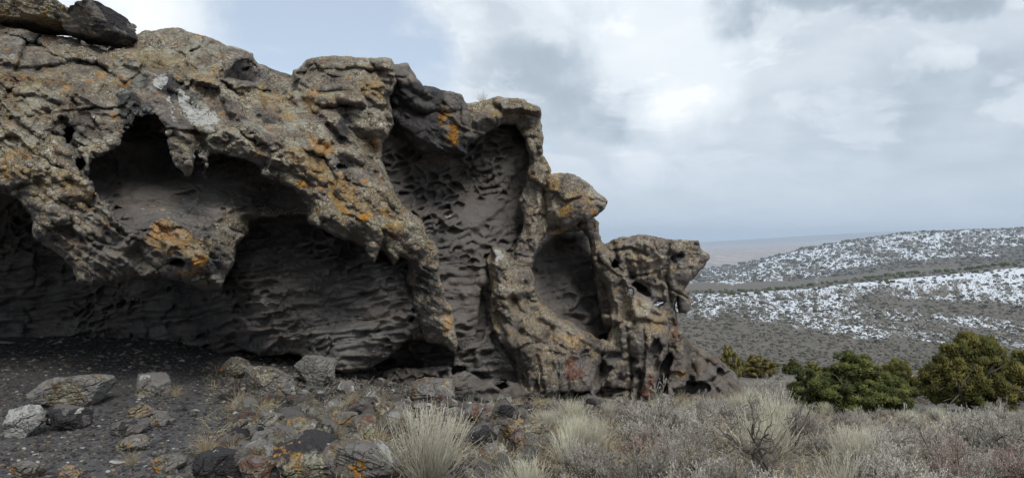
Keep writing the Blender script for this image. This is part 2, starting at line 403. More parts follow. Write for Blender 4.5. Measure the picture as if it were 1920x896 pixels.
def far_band(name, r0, r1, n):
    ths = np.concatenate([side[1][:-1], TH_V, side[0]])
    return polar(name, ths, logr(r0, r1, n), M_FAR, far_attr)
far_band('valley_floor', 40, 1240 * 1.0, 420)
far_band('snowy_hillside', 1238, 4700, 380)
far_band('plain', 4690, 20500, 150)
far_band('mountains', 20400, 40000, 60)

# ------------------------------------------------------------------ haze
def haze():
    m = bpy.data.materials.new('haze'); m.use_nodes = True; nt = NT(m.node_tree); nt.n.clear()
    out = nt.add('ShaderNodeOutputMaterial'); pv = nt.add('ShaderNodeVolumePrincipled')
    pv.inputs['Color'].default_value = (0.72, 0.85, 1.0, 1); pv.inputs['Density'].default_value = 6.4e-5
    pv.inputs['Anisotropy'].default_value = 0.3
    nt.l.new(pv.outputs[0], out.inputs['Volume'])
    s = 60000.0; z1 = 480.0
    z0 = float(min(TAB.min(), MEANP.min())) - 300
    V = [(sx * s, sy * s, z) for z in (z0, z1) for sx, sy in ((-1, -1), (1, -1), (1, 1), (-1, 1))]
    F = [(3, 2, 1, 0), (4, 5, 6, 7), (0, 1, 5, 4), (1, 2, 6, 5), (2, 3, 7, 6), (3, 0, 4, 7)]
    o = link('haze', mesh_np('haze', V, F, m, False)); tag(o, 'thin pale air that turns the distant land blue', None, None, 'stuff')
haze()
# ------------------------------------------------------------------ rock material
def rock_mat(name='lava_rock'):
    m, nt, b, co = new_mat(name)
    lich = nt.attr('lichen'); org = nt.attr('orange'); wht = nt.attr('white'); drk = nt.attr('dark'); red = nt.attr('rust'); tan = nt.attr('tan'); pale = nt.attr('pale')
    n0 = nt.noise(co, 0.9, 5, 0.6); n1 = nt.noise(co, 4.5, 6, 0.65); n2 = nt.noise(co, 22, 5, 0.7); n3 = nt.noise(co, 75, 3, 0.7)
    # bare wall of the hollows: soft dark grey-brown
    bare = nt.ramp(nt.math('ADD', nt.math('MULTIPLY', n1, .55), nt.math('MULTIPLY', n0, .45)),
                   [(0.3, (0.076, 0.070, 0.067)), (0.46, (0.130, 0.119, 0.111)), (0.60, (0.19, 0.172, 0.156)), (0.74, (0.28, 0.25, 0.215))])
    bare = nt.mix(nt.math('MULTIPLY', nt.step(nt.noise(nt.mapping(co, (1, 1, 3)), 1.6, 5, .65), 0.48, 0.66), .35), bare, nt.mix(n2, (0.12, 0.088, 0.066), (0.26, 0.205, 0.16)))
    bare = nt.mix(pale, bare, nt.mix(n2, (0.17, 0.165, 0.155), (0.44, 0.425, 0.39)))
    bare = nt.mix(nt.math('MULTIPLY', nt.step(n3, 0.45, 0.75), 0.25), bare, (0.20, 0.18, 0.165))
    # weathered outer skin
    skin = nt.ramp(nt.math('ADD', nt.math('MULTIPLY', n1, .5), nt.math('MULTIPLY', n2, .5)),
                   [(0.32, (0.06, 0.052, 0.05)), (0.45, (0.15, 0.125, 0.108)), (0.55, (0.25, 0.215, 0.185)), (0.70, (0.38, 0.34, 0.29))])
    skin = nt.mix(nt.step(n0, 0.42, 0.58), skin, nt.mix(n2, (0.15, 0.115, 0.085), (0.33, 0.265, 0.20)))
    # crust lichens: small rosettes of several colours
    vw = nt.add('ShaderNodeVectorMath', operation='ADD'); nt.l.new(co, vw.inputs[0])
    ws = nt.add('ShaderNodeVectorMath', operation='SCALE'); wn_ = nt.add('ShaderNodeTexNoise'); nt.l.new(co, wn_.inputs['Vector']); wn_.inputs['Scale'].default_value = 30
    nt.l.new(wn_.outputs[1], ws.inputs[0]); ws.inputs[3].default_value = 0.035; nt.l.new(ws.outputs[0], vw.inputs[1])
    v1 = nt.add('ShaderNodeTexVoronoi'); nt.l.new(vw.outputs[0], v1.inputs['Vector']); v1.inputs['Scale'].default_value = 26
    v2 = nt.add('ShaderNodeTexVoronoi'); nt.l.new(vw.outputs[0], v2.inputs['Vector']); v2.inputs['Scale'].default_value = 62
    r1 = nt.add('ShaderNodeSeparateColor'); nt.l.new(v1.outputs['Color'], r1.inputs[0])
    r2 = nt.add('ShaderNodeSeparateColor'); nt.l.new(v2.outputs['Color'], r2.inputs[0])
    lc = nt.ramp(r1.outputs[0], [(0.0, (0.06, 0.05, 0.042)), (0.16, (0.16, 0.125, 0.085)), (0.34, (0.27, 0.235, 0.09)), (0.48, (0.29, 0.26, 0.19)), (0.66, (0.43, 0.41, 0.35)), (0.86, (0.30, 0.20, 0.07)), (0.93, (0.62, 0.60, 0.54))], 'CONSTANT')
    lc2 = nt.ramp(r2.outputs[1], [(0.0, (0.045, 0.04, 0.036)), (0.24, (0.17, 0.145, 0.11)), (0.46, (0.33, 0.30, 0.24)), (0.70, (0.58, 0.56, 0.50)), (0.90, (0.36, 0.23, 0.08))], 'CONSTANT')
    lic = nt.mix(0.55, lc, lc2)
    zone = nt.math('ADD', nt.math('ADD', nt.math('MULTIPLY', n1, .42), nt.math('MULTIPLY', n2, .28)), nt.math('MULTIPLY', n0, .30))
    cover = nt.math('MULTIPLY', lich, nt.step(zone, 0.46, 0.54))
    ox = nt.mix(nt.step(n1, 0.38, 0.62), skin, nt.mix(0.5, skin, (0.22, 0.16, 0.08)))
    outer = nt.mix(cover, ox, lic)
    # broad ochre tone drifts
    och = nt.math('MULTIPLY', nt.math('MULTIPLY', nt.step(nt.noise(co, 2.1, 4, 0.6), 0.50, 0.68), lich), 0.26)
    outer = nt.mix(och, outer, (0.26, 0.175, 0.06))
    # random small orange spots
    sp = nt.math('MULTIPLY', nt.math('MULTIPLY', nt.step(nt.noise(nt.vmath('ADD', co, (7, 3, 1)), 6.5, 5, 0.7), 0.60, 0.66), lich), 0.9)
    outer = nt.mix(sp, outer, nt.mix(n3, (0.42, 0.13, 0.02), (0.50, 0.27, 0.04)))
    c = nt.mix(nt.step(nt.math('ADD', lich, nt.math('MULTIPLY', nt.math('SUBTRACT', n1, .5), .9)), 0.15, 0.50), bare, outer)
    c = nt.mix(nt.math('MULTIPLY', nt.step(nt.math('ADD', red, nt.math('MULTIPLY', nt.math('SUBTRACT', n1, .5), 1.2)), 0.35, 0.75), .8), c, nt.mix(n2, (0.10, 0.045, 0.03), (0.27, 0.13, 0.09)))
    c = nt.mix(nt.step(nt.math('ADD', tan, nt.math('MULTIPLY', nt.math('SUBTRACT', n1, .5), 1.0)), 0.4, 0.7), c, nt.mix(n2, (0.30, 0.20, 0.10), (0.46, 0.34, 0.20)))
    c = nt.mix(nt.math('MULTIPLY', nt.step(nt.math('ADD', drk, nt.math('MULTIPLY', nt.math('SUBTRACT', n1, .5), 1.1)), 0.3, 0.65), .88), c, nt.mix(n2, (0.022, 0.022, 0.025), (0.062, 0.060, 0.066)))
    oc = nt.math('MULTIPLY', nt.step(nt.math('ADD', org, nt.math('MULTIPLY', nt.math('SUBTRACT', n1, .5), 1.6)), 0.14, 0.42), nt.math('MULTIPLY', lich, .62))
    c = nt.mix(oc, c, nt.mix(n2, (0.20, 0.13, 0.045), (0.47, 0.33, 0.13)))
    of = nt.math('MULTIPLY', nt.step(nt.math('ADD', org, nt.math('MULTIPLY', nt.math('SUBTRACT', nt.math('ADD', nt.math('MULTIPLY', n2, .62), nt.math('MULTIPLY', n3, .38)), .5), 4.6)), 0.50, 0.84), .9)
    c = nt.mix(of, c, nt.mix(n2, (0.50, 0.15, 0.02), (0.56, 0.34, 0.08)))
    wf = nt.step(nt.math('ADD', wht, nt.math('MULTIPLY', nt.math('SUBTRACT', nt.math('ADD', nt.math('MULTIPLY', n2, .5), nt.math('MULTIPLY', n1, .5)), .5), 2.4)), 0.45, 0.60)
    c = nt.mix(nt.math('MULTIPLY', wf, .9), c, nt.mix(n2, (0.34, 0.335, 0.32), (0.66, 0.65, 0.60)))
    c = nt.mix(nt.math('MULTIPLY', nt.math('MULTIPLY', lich, nt.step(nt.noise(co, 3.2, 4, .6), .5, .62)), .45), c, nt.mix(n2, (0.22, 0.225, 0.18), (0.60, 0.60, 0.51)))
    hs = nt.add('ShaderNodeHueSaturation'); nt.l.new(c, hs.inputs['Color'])   # broad drifts of paler and darker rock
    big = nt.noise(nt.vmath('ADD', co, (11, 5, 2)), 0.55, 4, 0.6)
    nt.put(hs.inputs['Value'], nt.math('ADD', 0.30, nt.math('MULTIPLY', big, 1.65))); nt.put(hs.inputs['Saturation'], nt.math('ADD', 0.55, nt.math('MULTIPLY', n0, 0.9)))
    c = hs.outputs[0]
    nt.l.new(c, b.inputs['Base Color']); b.inputs['Roughness'].default_value = 0.9
    cw = nt.add('ShaderNodeVectorMath', operation='SCALE'); cn = nt.add('ShaderNodeTexNoise'); nt.l.new(co, cn.inputs['Vector']); cn.inputs['Scale'].default_value = 2.5; cn.inputs['Detail'].default_value = 5
    nt.l.new(cn.outputs[1], cw.inputs[0]); cw.inputs[3].default_value = 0.55
    cv = nt.mapping(nt.vmath('ADD', co, cw.outputs[0]), (1, 1, 1.5), (0.25, -0.45, 0))
    ck1 = nt.step(nt.voro(cv, 2.1, 'DISTANCE_TO_EDGE'), 0.035, 0.0); ck2 = nt.step(nt.voro(cv, 6.5, 'DISTANCE_TO_EDGE'), 0.05, 0.0)
    gate = nt.step(nt.noise(co, 1.7, 3, .5), 0.47, 0.60)
    crack = nt.math('MULTIPLY', nt.math('MAXIMUM', ck1, nt.math('MULTIPLY', ck2, .7)), gate)
    bp = nt.add('ShaderNodeBump'); bp.inputs['Strength'].default_value = 0.9; bp.inputs['Distance'].default_value = 0.045
    hgt = nt.math('ADD', nt.math('MULTIPLY', n2, 0.9), nt.math('MULTIPLY', n1, 0.8))
    hgt = nt.math('ADD', hgt, nt.math('MULTIPLY', nt.math('MULTIPLY', v1.outputs['Distance'], lich), -0.9))
    hgt = nt.math('ADD', hgt, nt.math('MULTIPLY', n3, 0.35))
    hgt = nt.math('ADD', hgt, nt.math('MULTIPLY', crack, -1.6))
    nt.put(bp.inputs['Height'], hgt); nt.l.new(bp.outputs[0], b.inputs['Normal'])
    return m
M_ROCK = rock_mat()

# ------------------------------------------------------------------ the outcrop: a solid field meshed with surface nets
def axis(parts):
    out = []
    for a, b, s in parts: out += list(np.arange(a, b, s))
    return np.array(out, np.float32)
US = axis([(-760, -120, 16), (-120, -16, 5), (-16, 1424, 2.05)])
VS = axis([(-260, 20, 12), (20, 762, 2.05), (762, 860, 6)])
NT_ = 94; DT = np.float32(7.7 / NT_)
T0 = np.interp(US, [-760, 0, 400, 700, 850, 1000, 1200, 1420], [5.7, 6.5, 6.8, 7.9, 8.7, 9.9, 11.2, 12.8]).astype(np.float32)
U2, V2 = np.meshgrid(US, VS, indexing='ij')
wu = 3.5 * fbm(U2 / 55, V2 / 55, seed=101, oct=2) + 3.5 * fbm(U2 / 16, V2 / 16, seed=103, oct=3)
wv = 3.5 * fbm(U2 / 55, V2 / 55, seed=105, oct=2) + 3.5 * fbm(U2 / 16, V2 / 16, seed=107, oct=3)
UW, VW = U2 + wu, V2 + wv

def poly_sdf(P, U, V):
    P = np.array(P, np.float32); d = np.full(U.shape, 1e9, np.float32); ins = np.zeros(U.shape, bool)
    n = len(P)
    for i in range(n):
        a = P[i]; c = P[(i + 1) % n]; e = c - a
        wx = U - a[0]; wy = V - a[1]
        q = np.clip((wx * e[0] + wy * e[1]) / max(float(e @ e), 1e-6), 0, 1)
        d = np.minimum(d, (wx - q * e[0]) ** 2 + (wy - q * e[1]) ** 2)
        if a[1] != c[1]:
            cond = (a[1] > V) != (c[1] > V)
            ins ^= cond & (U < (c[0] - a[0]) * (V - a[1]) / (c[1] - a[1]) + a[0])
    d = np.sqrt(d); return np.where(ins, d, -d)
def rbf(ctrl, U, V, c=28.0):
    C = np.array(ctrl, float); n = len(C)
    A = np.ones((n + 1, n + 1)); A[n, n] = 0
    A[:n, :n] = -np.sqrt((C[:, None, 0] - C[None, :, 0]) ** 2 + (C[:, None, 1] - C[None, :, 1]) ** 2 + c * c)
    w = np.linalg.solve(A, np.append(C[:, 2], 0))
    out = np.full(U.shape, w[n], np.float32)
    for k in range(n): out -= (w[k] * np.sqrt((U - C[k, 0]) ** 2 + (V - C[k, 1]) ** 2 + c * c)).astype(np.float32)
    return out

# relief shared by all the skins, in metres of depth
STROKES = [  # polyline, width in px, recess in metres (negative: a ridge)
 ([(0, 128), (60, 132), (130, 120), (200, 132), (280, 128)], 7, .13), ([(118, 228), (132, 262), (150, 300), (158, 330)], 9, .22), ([(545, 150), (575, 205), (605, 232), (640, 262)], 8, .16), ([(505, 170), (520, 215), (505, 238)], 22, .20),
 ([(640, 200), (660, 240), (690, 262), (700, 300)], 12, .20), ([(600, 270), (640, 300), (690, 322), (715, 345)], 9, .18), ([(556, 138), (610, 134), (680, 132), (735, 138)], 5, .14), ([(690, 132), (702, 150), (730, 156)], 4, .12),
 ([(590, 212), (640, 196), (690, 205), (735, 200)], 5, .12), ([(560, 160), (600, 176), (650, 170)], 4, .08), ([(420, 165), (440, 172), (455, 180)], 4, .12), ([(290, 160), (330, 180), (370, 205)], 6, .10), ([(300, 250), (330, 240), (350, 262)], 8, -.12),
 ([(345, 250), (350, 320)], 16, -.18), ([(250, 120), (300, 140), (350, 150), (400, 160)], 8, -.10), ([(0, 70), (60, 90), (130, 84)], 6, .08), ([(0, 190), (60, 180), (110, 196)], 5, .08), ([(455, 240), (520, 262), (560, 290)], 10, -.10),
 ([(440, 245), (480, 300), (560, 350), (640, 420), (700, 450)], 20, -.10), ([(100, 420), (180, 460), (250, 478), (300, 500)], 9, .10), ([(60, 380), (120, 400), (190, 440)], 9, -.10), ([(260, 412), (320, 418), (380, 424)], 5, -.06), ([(390, 430), (384, 480), (392, 530)], 6, .08),
 ([(770, 130), (790, 180), (830, 200)], 6, .1), ([(740, 200), (800, 215), (860, 208)], 6, .10), ([(862, 180), (866, 230), (868, 280)], 5, .12), ([(730, 215), (790, 240), (850, 240)], 6, -.08), ([(1000, 260), (1010, 320), (1000, 400)], 6, .10), ([(1026, 330), (1020, 400), (1010, 440)], 5, .14),
 ([(1035, 425), (1080, 422), (1115, 412)], 4, .16), ([(1040, 345), (1036, 380), (1050, 420)], 4, -.06), ([(1140, 470), (1180, 468), (1210, 480)], 4, .14), ([(1256, 458), (1252, 520), (1262, 600)], 5, .12), ([(1150, 500), (1200, 530), (1240, 545)], 7, .14), ([(1165, 545), (1200, 560), (1240, 585)], 5, -.08),
 ([(1178, 640), (1186, 700), (1180, 755)], 5, .18), ([(1208, 620), (1204, 690), (1200, 755)], 5, .16), ([(1238, 650), (1232, 700), (1240, 750)], 6, .2), ([(1130, 650), (1128, 700), (1100, 745)], 6, .18), ([(1000, 650), (1010, 700), (1004, 748)], 6, .10), ([(960, 560), (975, 600), (968, 650)], 7, .14),
 ([(1040, 700), (1050, 745)], 5, .14), ([(1280, 640), (1300, 680), (1296, 720)], 7, .16), ([(1300, 662), (1340, 690), (1370, 735)], 7, .16), ([(1320, 700), (1345, 735)], 6, .14), ([(920, 480), (916, 540), (930, 600), (950, 650), (966, 690)], 6, .14), ([(1020, 590), (1080, 625), (1130, 655)], 7, -.12),
 ([(480, 560), (500, 570), (486, 600)], 12, -.16), ([(470, 500), (450, 540), (400, 560)], 8, -.08), ([(560, 660), (640, 640), (720, 610), (770, 600)], 8, .09), ([(440, 600), (520, 590), (640, 560), (740, 540)], 6, .07), ([(700, 490), (715, 530), (740, 545)], 26, -.12),
 ([(745, 660), (800, 672), (870, 668)], 7, .12), ([(830, 500), (870, 540), (880, 600)], 12, -.10), ([(880, 480), (900, 560), (930, 640)], 10, .12), ([(1040, 480), (1070, 540), (1100, 590)], 12, -.12), ([(1000, 500), (1040, 560), (1090, 600)], 6, .08)]
def worley_id(x, y, seed):
    i = np.floor(x).astype(np.int64); j = np.floor(y).astype(np.int64); z0 = np.zeros_like(i)
    f1 = np.full(x.shape, 9.0, np.float32); f2 = f1.copy(); dx = np.zeros_like(f1); dy = dx.copy(); r1 = dx.copy(); r2 = dx.copy(); r3 = dx.copy()
    for di in (-1, 0, 1):
        for dj in (-1, 0, 1):
            a = i + di; b = j + dj
            ex = a + 0.5 + 0.95 * (_h(a, b, z0, seed) - 0.5) - x; ey = b + 0.5 + 0.95 * (_h(a, b, z0, seed + 7) - 0.5) - y
            d = np.sqrt(ex ** 2 + ey ** 2).astype(np.float32); m = d < f1
            f2 = np.where(m, f1, np.minimum(f2, d)); f1 = np.where(m, d, f1); dx = np.where(m, -ex, dx); dy = np.where(m, -ey, dy)
            r1 = np.where(m, _h(a, b, z0, seed + 11), r1); r2 = np.where(m, _h(a, b, z0, seed + 13), r2); r3 = np.where(m, _h(a, b, z0, seed + 17), r3)
    return f1, f2, dx, dy, r1 - .5, r2 - .5, r3 - .5
def facets(sx, sy, seed, amp, crack, ang):
    c, s = math.cos(rad(ang)), math.sin(rad(ang))
    a = (UW + 6 * fbm(U2 / 20, V2 / 20, seed=seed, oct=2)); b = (VW + 6 * fbm(U2 / 20, V2 / 20, seed=seed + 3, oct=2))
    f1, f2, dx, dy, r1, r2, r3 = worley_id((a * c + b * s) / sx, (-a * s + b * c) / sy, seed)
    h = amp * (r1 * 1.2 + 2.4 * r2 * dx + 2.4 * r3 * dy)
    gate = sstep(fbm(U2 / 60, V2 / 60, seed=seed + 5, oct=2), -0.35, 0.2)
    return h * sstep(f2 - f1, 0, .12) + crack * sstep(f2 - f1, 0.13, 0.0) * gate
stroke = np.zeros_like(U2)
for pl, wd_, dp in STROKES:
    i0, i1 = np.searchsorted(US, [min(p[0] for p in pl) - 60, max(p[0] for p in pl) + 60]); j0, j1 = np.searchsorted(VS, [min(p[1] for p in pl) - 60, max(p[1] for p in pl) + 60])
    u_, v_ = UW[i0:i1, j0:j1], VW[i0:i1, j0:j1]; d = np.full(u_.shape, 1e6, np.float32)
    for (x0, y0), (x1, y1) in zip(pl[:-1], pl[1:]):
        ex, ey = x1 - x0, y1 - y0; q = np.clip(((u_ - x0) * ex + (v_ - y0) * ey) / (ex * ex + ey * ey), 0, 1)
        d = np.minimum(d, np.hypot(u_ - x0 - q * ex, v_ - y0 - q * ey))
    stroke[i0:i1, j0:j1] += dp * sstep(d, wd_ * 1.5, wd_ * .15)
def flow(ang, seed):
    c, s = math.cos(rad(ang)), math.sin(rad(ang)); a = UW * c + VW * s; b = -UW * s + VW * c
    return 0.15 * fbm(a / 130, b / 34, seed=seed, oct=3, ridged=True) + 0.06 * fbm(a / 60, b / 12, seed=seed + 4, oct=3, ridged=True)
wq = sstep(U2, 850, 1000)
lump = -(flow(36, 601) * (1 - wq) + flow(80, 611) * wq) + stroke + facets(95, 58, 401, 0.24, 0.08, 24) + facets(38, 26, 411, 0.06, 0.03, 20) + 0.09 * fbm(U2 / 75, V2 / 60, seed=201, oct=5, gain=0.52) + 0.035 * fbm(U2 / 30, V2 / 26, seed=207, oct=4, ridged=True, gain=0.55)
knob = -0.018 * fbm(U2 / 9, V2 / 9, seed=211, oct=3, ridged=True)
ca, sa = math.cos(rad(-13)), math.sin(rad(-13))
ur, vr = (U2 + 9 * fbm(U2 / 30, V2 / 30, seed=221, oct=2)) * ca + V2 * sa, -(U2) * sa + (V2 + 7 * fbm(U2 / 26, V2 / 26, seed=223, oct=2)) * ca
def scallop(cx, cy, seed, amp):
    f1, f2, dx, dy, r1, r2, r3 = worley_id(ur / cx, vr / cy, seed)
    bowl = sstep(f2 - f1, 0.0, 0.40)
    return amp * (1 + r1) * (bowl * (0.75 - 1.1 * dy) - 0.35)
hmask = sstep(fbm(U2 / 75, V2 / 50, seed=231, oct=3) + 0.45 * np.exp(-(((U2 - 900) / 90) ** 2 + ((V2 - 330) / 90) ** 2)) + 0.35 * np.exp(-(((U2 - 600) / 120) ** 2 + ((V2 - 480) / 60) ** 2)), 0.0, 0.35)
h2 = sstep(fbm(U2 / 50 + 9, V2 / 40, seed=233, oct=2), -0.1, 0.4)
h3 = sstep(fbm(U2 / 90 + 3, V2 / 70, seed=235, oct=2), 0.0, 0.5)
comb_ = scallop(25, 16, 5, 0.19) * hmask + scallop(13, 9, 9, 0.075) * h2 * (0.3 + 0.7 * hmask) + scallop(52, 30, 15, 0.16) * h3
strata = (0.075 + 0.06 * sstep(U2, 820, 700)) * fbm(U2 / 150, (V2 + 0.12 * U2 + 8 * fbm(U2 / 90, V2 / 60, seed=245, oct=2)) / 11, seed=241, oct=3, ridged=True) * sstep(V2, 380, 480) + 0.02 * fbm(U2 / 30, V2 / 7, seed=247, oct=2)
wall_relief = stroke + comb_ + strata + facets(90, 60, 431, 0.10, 0.03, -15) * 0.8 + 0.13 * fbm(U2 / 70, V2 / 45, seed=243, oct=4)

CR, WL = 'crust', 'wall'
LAY = []
def layer(name, poly, depth, R=0.35, T=2.5, kind=CR, amp=1.0): LAY.append((name, poly, depth, R, T, kind, amp))
# deep wall of the hollows, spanning the whole outcrop
layer('cavity_wall', [(-760, 330), (0, 330), (150, 120), (400, 90), (560, 150), (740, 150), (900, 215), (1000, 230), (1012, 330), (1040, 420), (1108, 430), (1125, 500), (1150, 540), (1240, 560), (1262, 640), (1330, 680), (1385, 750), (1392, 860), (-760, 860)],
      [(-700, 500, 12.2), (0, 420, 11.6), (0, 500, 12.0), (100, 600, 12.4), (250, 560, 11.6), (300, 640, 12.0), (200, 700, 12.4), (420, 560, 10.2), (430, 640, 10.6), (470, 720, 12.3), (600, 740, 12.0), (560, 440, 10.3), (600, 520, 9.9),
       (750, 720, 11.9), (850, 740, 11.6), (800, 430, 11.2), (780, 330, 11.7), (860, 330, 12.1), (940, 330, 12.3), (790, 260, 11.6), (940, 430, 12.0), (870, 520, 11.1), (870, 620, 10.9), (900, 720, 10.9), (980, 740, 11.8), (1060, 470, 13.5), (1090, 560, 13.3), (1130, 600, 13.6),
       (1060, 600, 12.7), (1200, 640, 13.9), (1100, 745, 13.0), (1250, 740, 14.4), (1380, 740, 15.0)], 0.3, 4.0, WL)
# belly of rock under the roof, its round lower edge hanging clear of the floor
layer('rock_belly', [(380, 500), (470, 400), (600, 395), (700, 440), (770, 470), (830, 470), (930, 480), (950, 560), (960, 640), (985, 700), (925, 690), (905, 706), (872, 700), (850, 690), (855, 655), (800, 640), (765, 634), (735, 662), (700, 688), (650, 698), (612, 690), (575, 672), (540, 662), (490, 664), (440, 650), (400, 655), (330, 640), (260, 600), (300, 540)],
      [(300, 580, 12.2), (380, 560, 11.3), (430, 520, 10.1), (440, 620, 10.3), (520, 450, 10.3), (520, 600, 9.7), (600, 500, 9.95), (650, 600, 9.6), (650, 680, 9.3), (560, 660, 9.5), (720, 520, 9.9), (740, 640, 9.6), (700, 460, 10.3), (800, 560, 10.3), (880, 560, 10.9), (870, 680, 10.4), (930, 620, 11.0), (850, 480, 11.1)], 0.45, 2.5, WL, 1.0)
# roof mass at the left with its diagonal beam
A = [(-760, 40), (-300, 20), (-60, 38), (0, 48), (60, 66), (140, 74), (200, 82), (245, 70), (270, 62), (325, 57), (385, 70), (420, 88), (470, 100), (490, 125), (515, 140), (545, 152), (552, 132), (575, 115), (650, 108), (690, 110), (735, 114),
     (742, 150), (728, 180), (738, 235), (715, 270), (712, 300), (725, 340), (750, 380), (790, 412), (800, 440), (820, 470), (812, 484), (778, 488), (752, 478), (740, 496), (726, 480), (712, 466), (702, 490), (690, 478), (688, 462), (660, 450),
     (620, 438), (582, 418), (575, 402), (545, 404), (510, 402), (480, 404), (468, 412), (466, 430), (455, 447), (441, 460), (434, 490), (412, 537), (390, 540), (340, 524), (300, 520), (260, 520), (215, 526), (180, 534), (150, 526), (135, 495), (104, 468), (66, 442), (58, 404), (30, 370), (0, 360), (-120, 352), (-400, 400), (-760, 420)]
layer('overhanging_roof', A,
      [(-700, 380, 6.9), (-700, 60, 8.8), (-200, 330, 7.2), (-200, 60, 9.3), (0, 340, 7.4), (60, 400, 7.25), (120, 450, 7.2), (180, 500, 7.25), (350, 480, 7.3), (300, 430, 7.5), (420, 470, 7.7), (0, 200, 8.1), (0, 100, 9.0), (0, 50, 9.8), (200, 400, 7.4), (150, 300, 7.8), (150, 180, 8.7), (200, 100, 9.7), (330, 65, 10.4), (300, 180, 8.7),
       (400, 130, 9.5), (450, 230, 8.7), (350, 270, 8.2), (500, 120, 10.2), (550, 155, 10.3), (600, 125, 10.0), (700, 120, 10.2), (640, 200, 9.5), (700, 230, 9.6), (560, 310, 8.4), (620, 400, 8.4), (700, 350, 8.9), (750, 440, 9.0), (800, 465, 9.3), (700, 300, 9.4), (500, 280, 8.5), (560, 380, 8.7), (460, 430, 8.8), (500, 400, 9.0)], 0.42, 3.2, CR)
layer('hanging_pillar', [(768, 470), (822, 470), (823, 520), (836, 560), (850, 600), (858, 640), (854, 668), (845, 656), (830, 640), (802, 642), (786, 600), (772, 560), (766, 520)],
      [(795, 480, 9.45), (810, 560, 9.6), (830, 640, 9.7), (775, 540, 9.8), (790, 620, 9.9)], 0.22, 0.55, CR, 0.6)
# the arch and its dark hanging block
layer('dark_block', [(722, 128), (765, 120), (790, 165), (815, 168), (862, 180), (882, 210), (885, 255), (872, 288), (830, 293), (795, 291), (765, 266), (735, 252), (712, 240), (722, 190)],
      [(740, 150, 10.9), (800, 190, 10.7), (860, 200, 10.7), (860, 270, 10.8), (800, 280, 10.8), (735, 240, 11.1)], 0.3, 2.0, CR, 0.7)
layer('arched_rim', [(858, 195), (885, 194), (905, 188), (935, 182), (980, 190), (1012, 207), (1017, 255), (1012, 290), (1029, 320), (1031, 380), (1026, 425), (1008, 458), (998, 500), (966, 505), (960, 478), (972, 445), (985, 408), (976, 375), (988, 342), (992, 300), (986, 262), (965, 234), (940, 230), (915, 247), (890, 258), (868, 275)],
      [(900, 215, 11.1), (950, 205, 11.4), (1000, 230, 11.6), (1008, 300, 11.7), (1010, 370, 11.8), (1000, 430, 11.6), (975, 480, 11.3)], 0.35, 1.6, CR)
layer('buttress', [(912, 488), (925, 466), (944, 466), (962, 486), (990, 488), (1000, 520), (1006, 560), (1040, 588), (1085, 612), (1130, 640), (1170, 650), (1185, 700), (1180, 760), (1180, 860), (940, 860), (955, 760), (968, 700), (946, 650), (925, 620), (918, 570), (925, 530)],
      [(930, 490, 10.9), (950, 560, 10.8), (1000, 600, 11.3), (1060, 630, 11.7), (1050, 690, 11.2), (1000, 740, 11.0), (1120, 670, 11.9), (1140, 740, 11.9), (960, 640, 10.7), (960, 700, 10.9)], 0.4, 2.4, CR)
layer('mushroom_knob', [(1020, 332), (1050, 325), (1085, 333), (1112, 354), (1141, 376), (1135, 392), (1118, 402), (1102, 412), (1080, 420), (1060, 430), (1040, 426), (1018, 432)],
      [(1050, 360, 11.7), (1110, 380, 11.8), (1040, 400, 11.8), (1080, 400, 11.6)], 0.28, 1.3, CR, 0.5)
layer('arch_frame', [(1000, 425), (1060, 418), (1110, 408), (1121, 420), (1126, 450), (1150, 478), (1176, 510), (1200, 545), (1204, 600), (1196, 665), (1130, 655), (1148, 612), (1142, 575), (1134, 540), (1124, 515), (1112, 480), (1104, 444), (1092, 430), (1070, 434), (1042, 441), (1022, 456), (1004, 482), (994, 512), (1004, 545), (1030, 580), (1000, 585), (978, 520), (985, 470)],
      [(1010, 440, 11.9), (1090, 425, 12.2), (1120, 460, 12.3), (1150, 540, 12.5), (1165, 620, 12.3), (990, 520, 11.7)], 0.3, 1.5, CR, 0.8)
layer('end_knob', [(1118, 482), (1132, 466), (1156, 448), (1200, 443), (1262, 449), (1306, 455), (1316, 474), (1328, 482), (1318, 500), (1305, 518), (1291, 530), (1285, 545), (1293, 568), (1286, 588), (1276, 586), (1270, 556), (1266, 580), (1270, 606), (1280, 625), (1270, 650), (1240, 660), (1200, 620), (1150, 570), (1130, 520)],
      [(1150, 490, 12.9), (1200, 480, 12.6), (1290, 490, 12.7), (1240, 520, 12.7), (1240, 600, 12.9), (1270, 620, 13.1), (1200, 560, 12.8), (1280, 560, 13.1)], 0.2, 1.6, CR)
layer('end_body', [(1112, 470), (1150, 462), (1250, 470), (1282, 500), (1268, 540), (1268, 600), (1278, 640), (1280, 700), (1230, 760), (1180, 700), (1140, 640), (1120, 560)],
      [(1130, 500, 12.9), (1170, 540, 13.0), (1250, 540, 13.0), (1240, 640, 13.1), (1190, 620, 13.0), (1250, 720, 13.3)], 0.25, 1.6, CR)
layer('front_knob', [(1155, 565), (1180, 545), (1215, 558), (1250, 588), (1256, 610), (1243, 660), (1236, 700), (1222, 752), (1222, 860), (1165, 860), (1160, 740), (1158, 690), (1150, 620)],
      [(1190, 570, 12.3), (1230, 600, 12.4), (1200, 640, 12.0), (1210, 700, 12.1), (1170, 660, 12.1), (1190, 740, 12.2)], 0.4, 1.5, CR)
layer('rubble_toe', [(1200, 640), (1262, 620), (1285, 632), (1296, 652), (1322, 658), (1344, 664), (1362, 690), (1383, 715), (1396, 748), (1396, 860), (1200, 860)],
      [(1250, 650, 13.2), (1300, 680, 13.6), (1350, 700, 14.2), (1385, 740, 14.5), (1250, 720, 13.0), (1310, 740, 13.3)], 0.35, 1.6, CR)
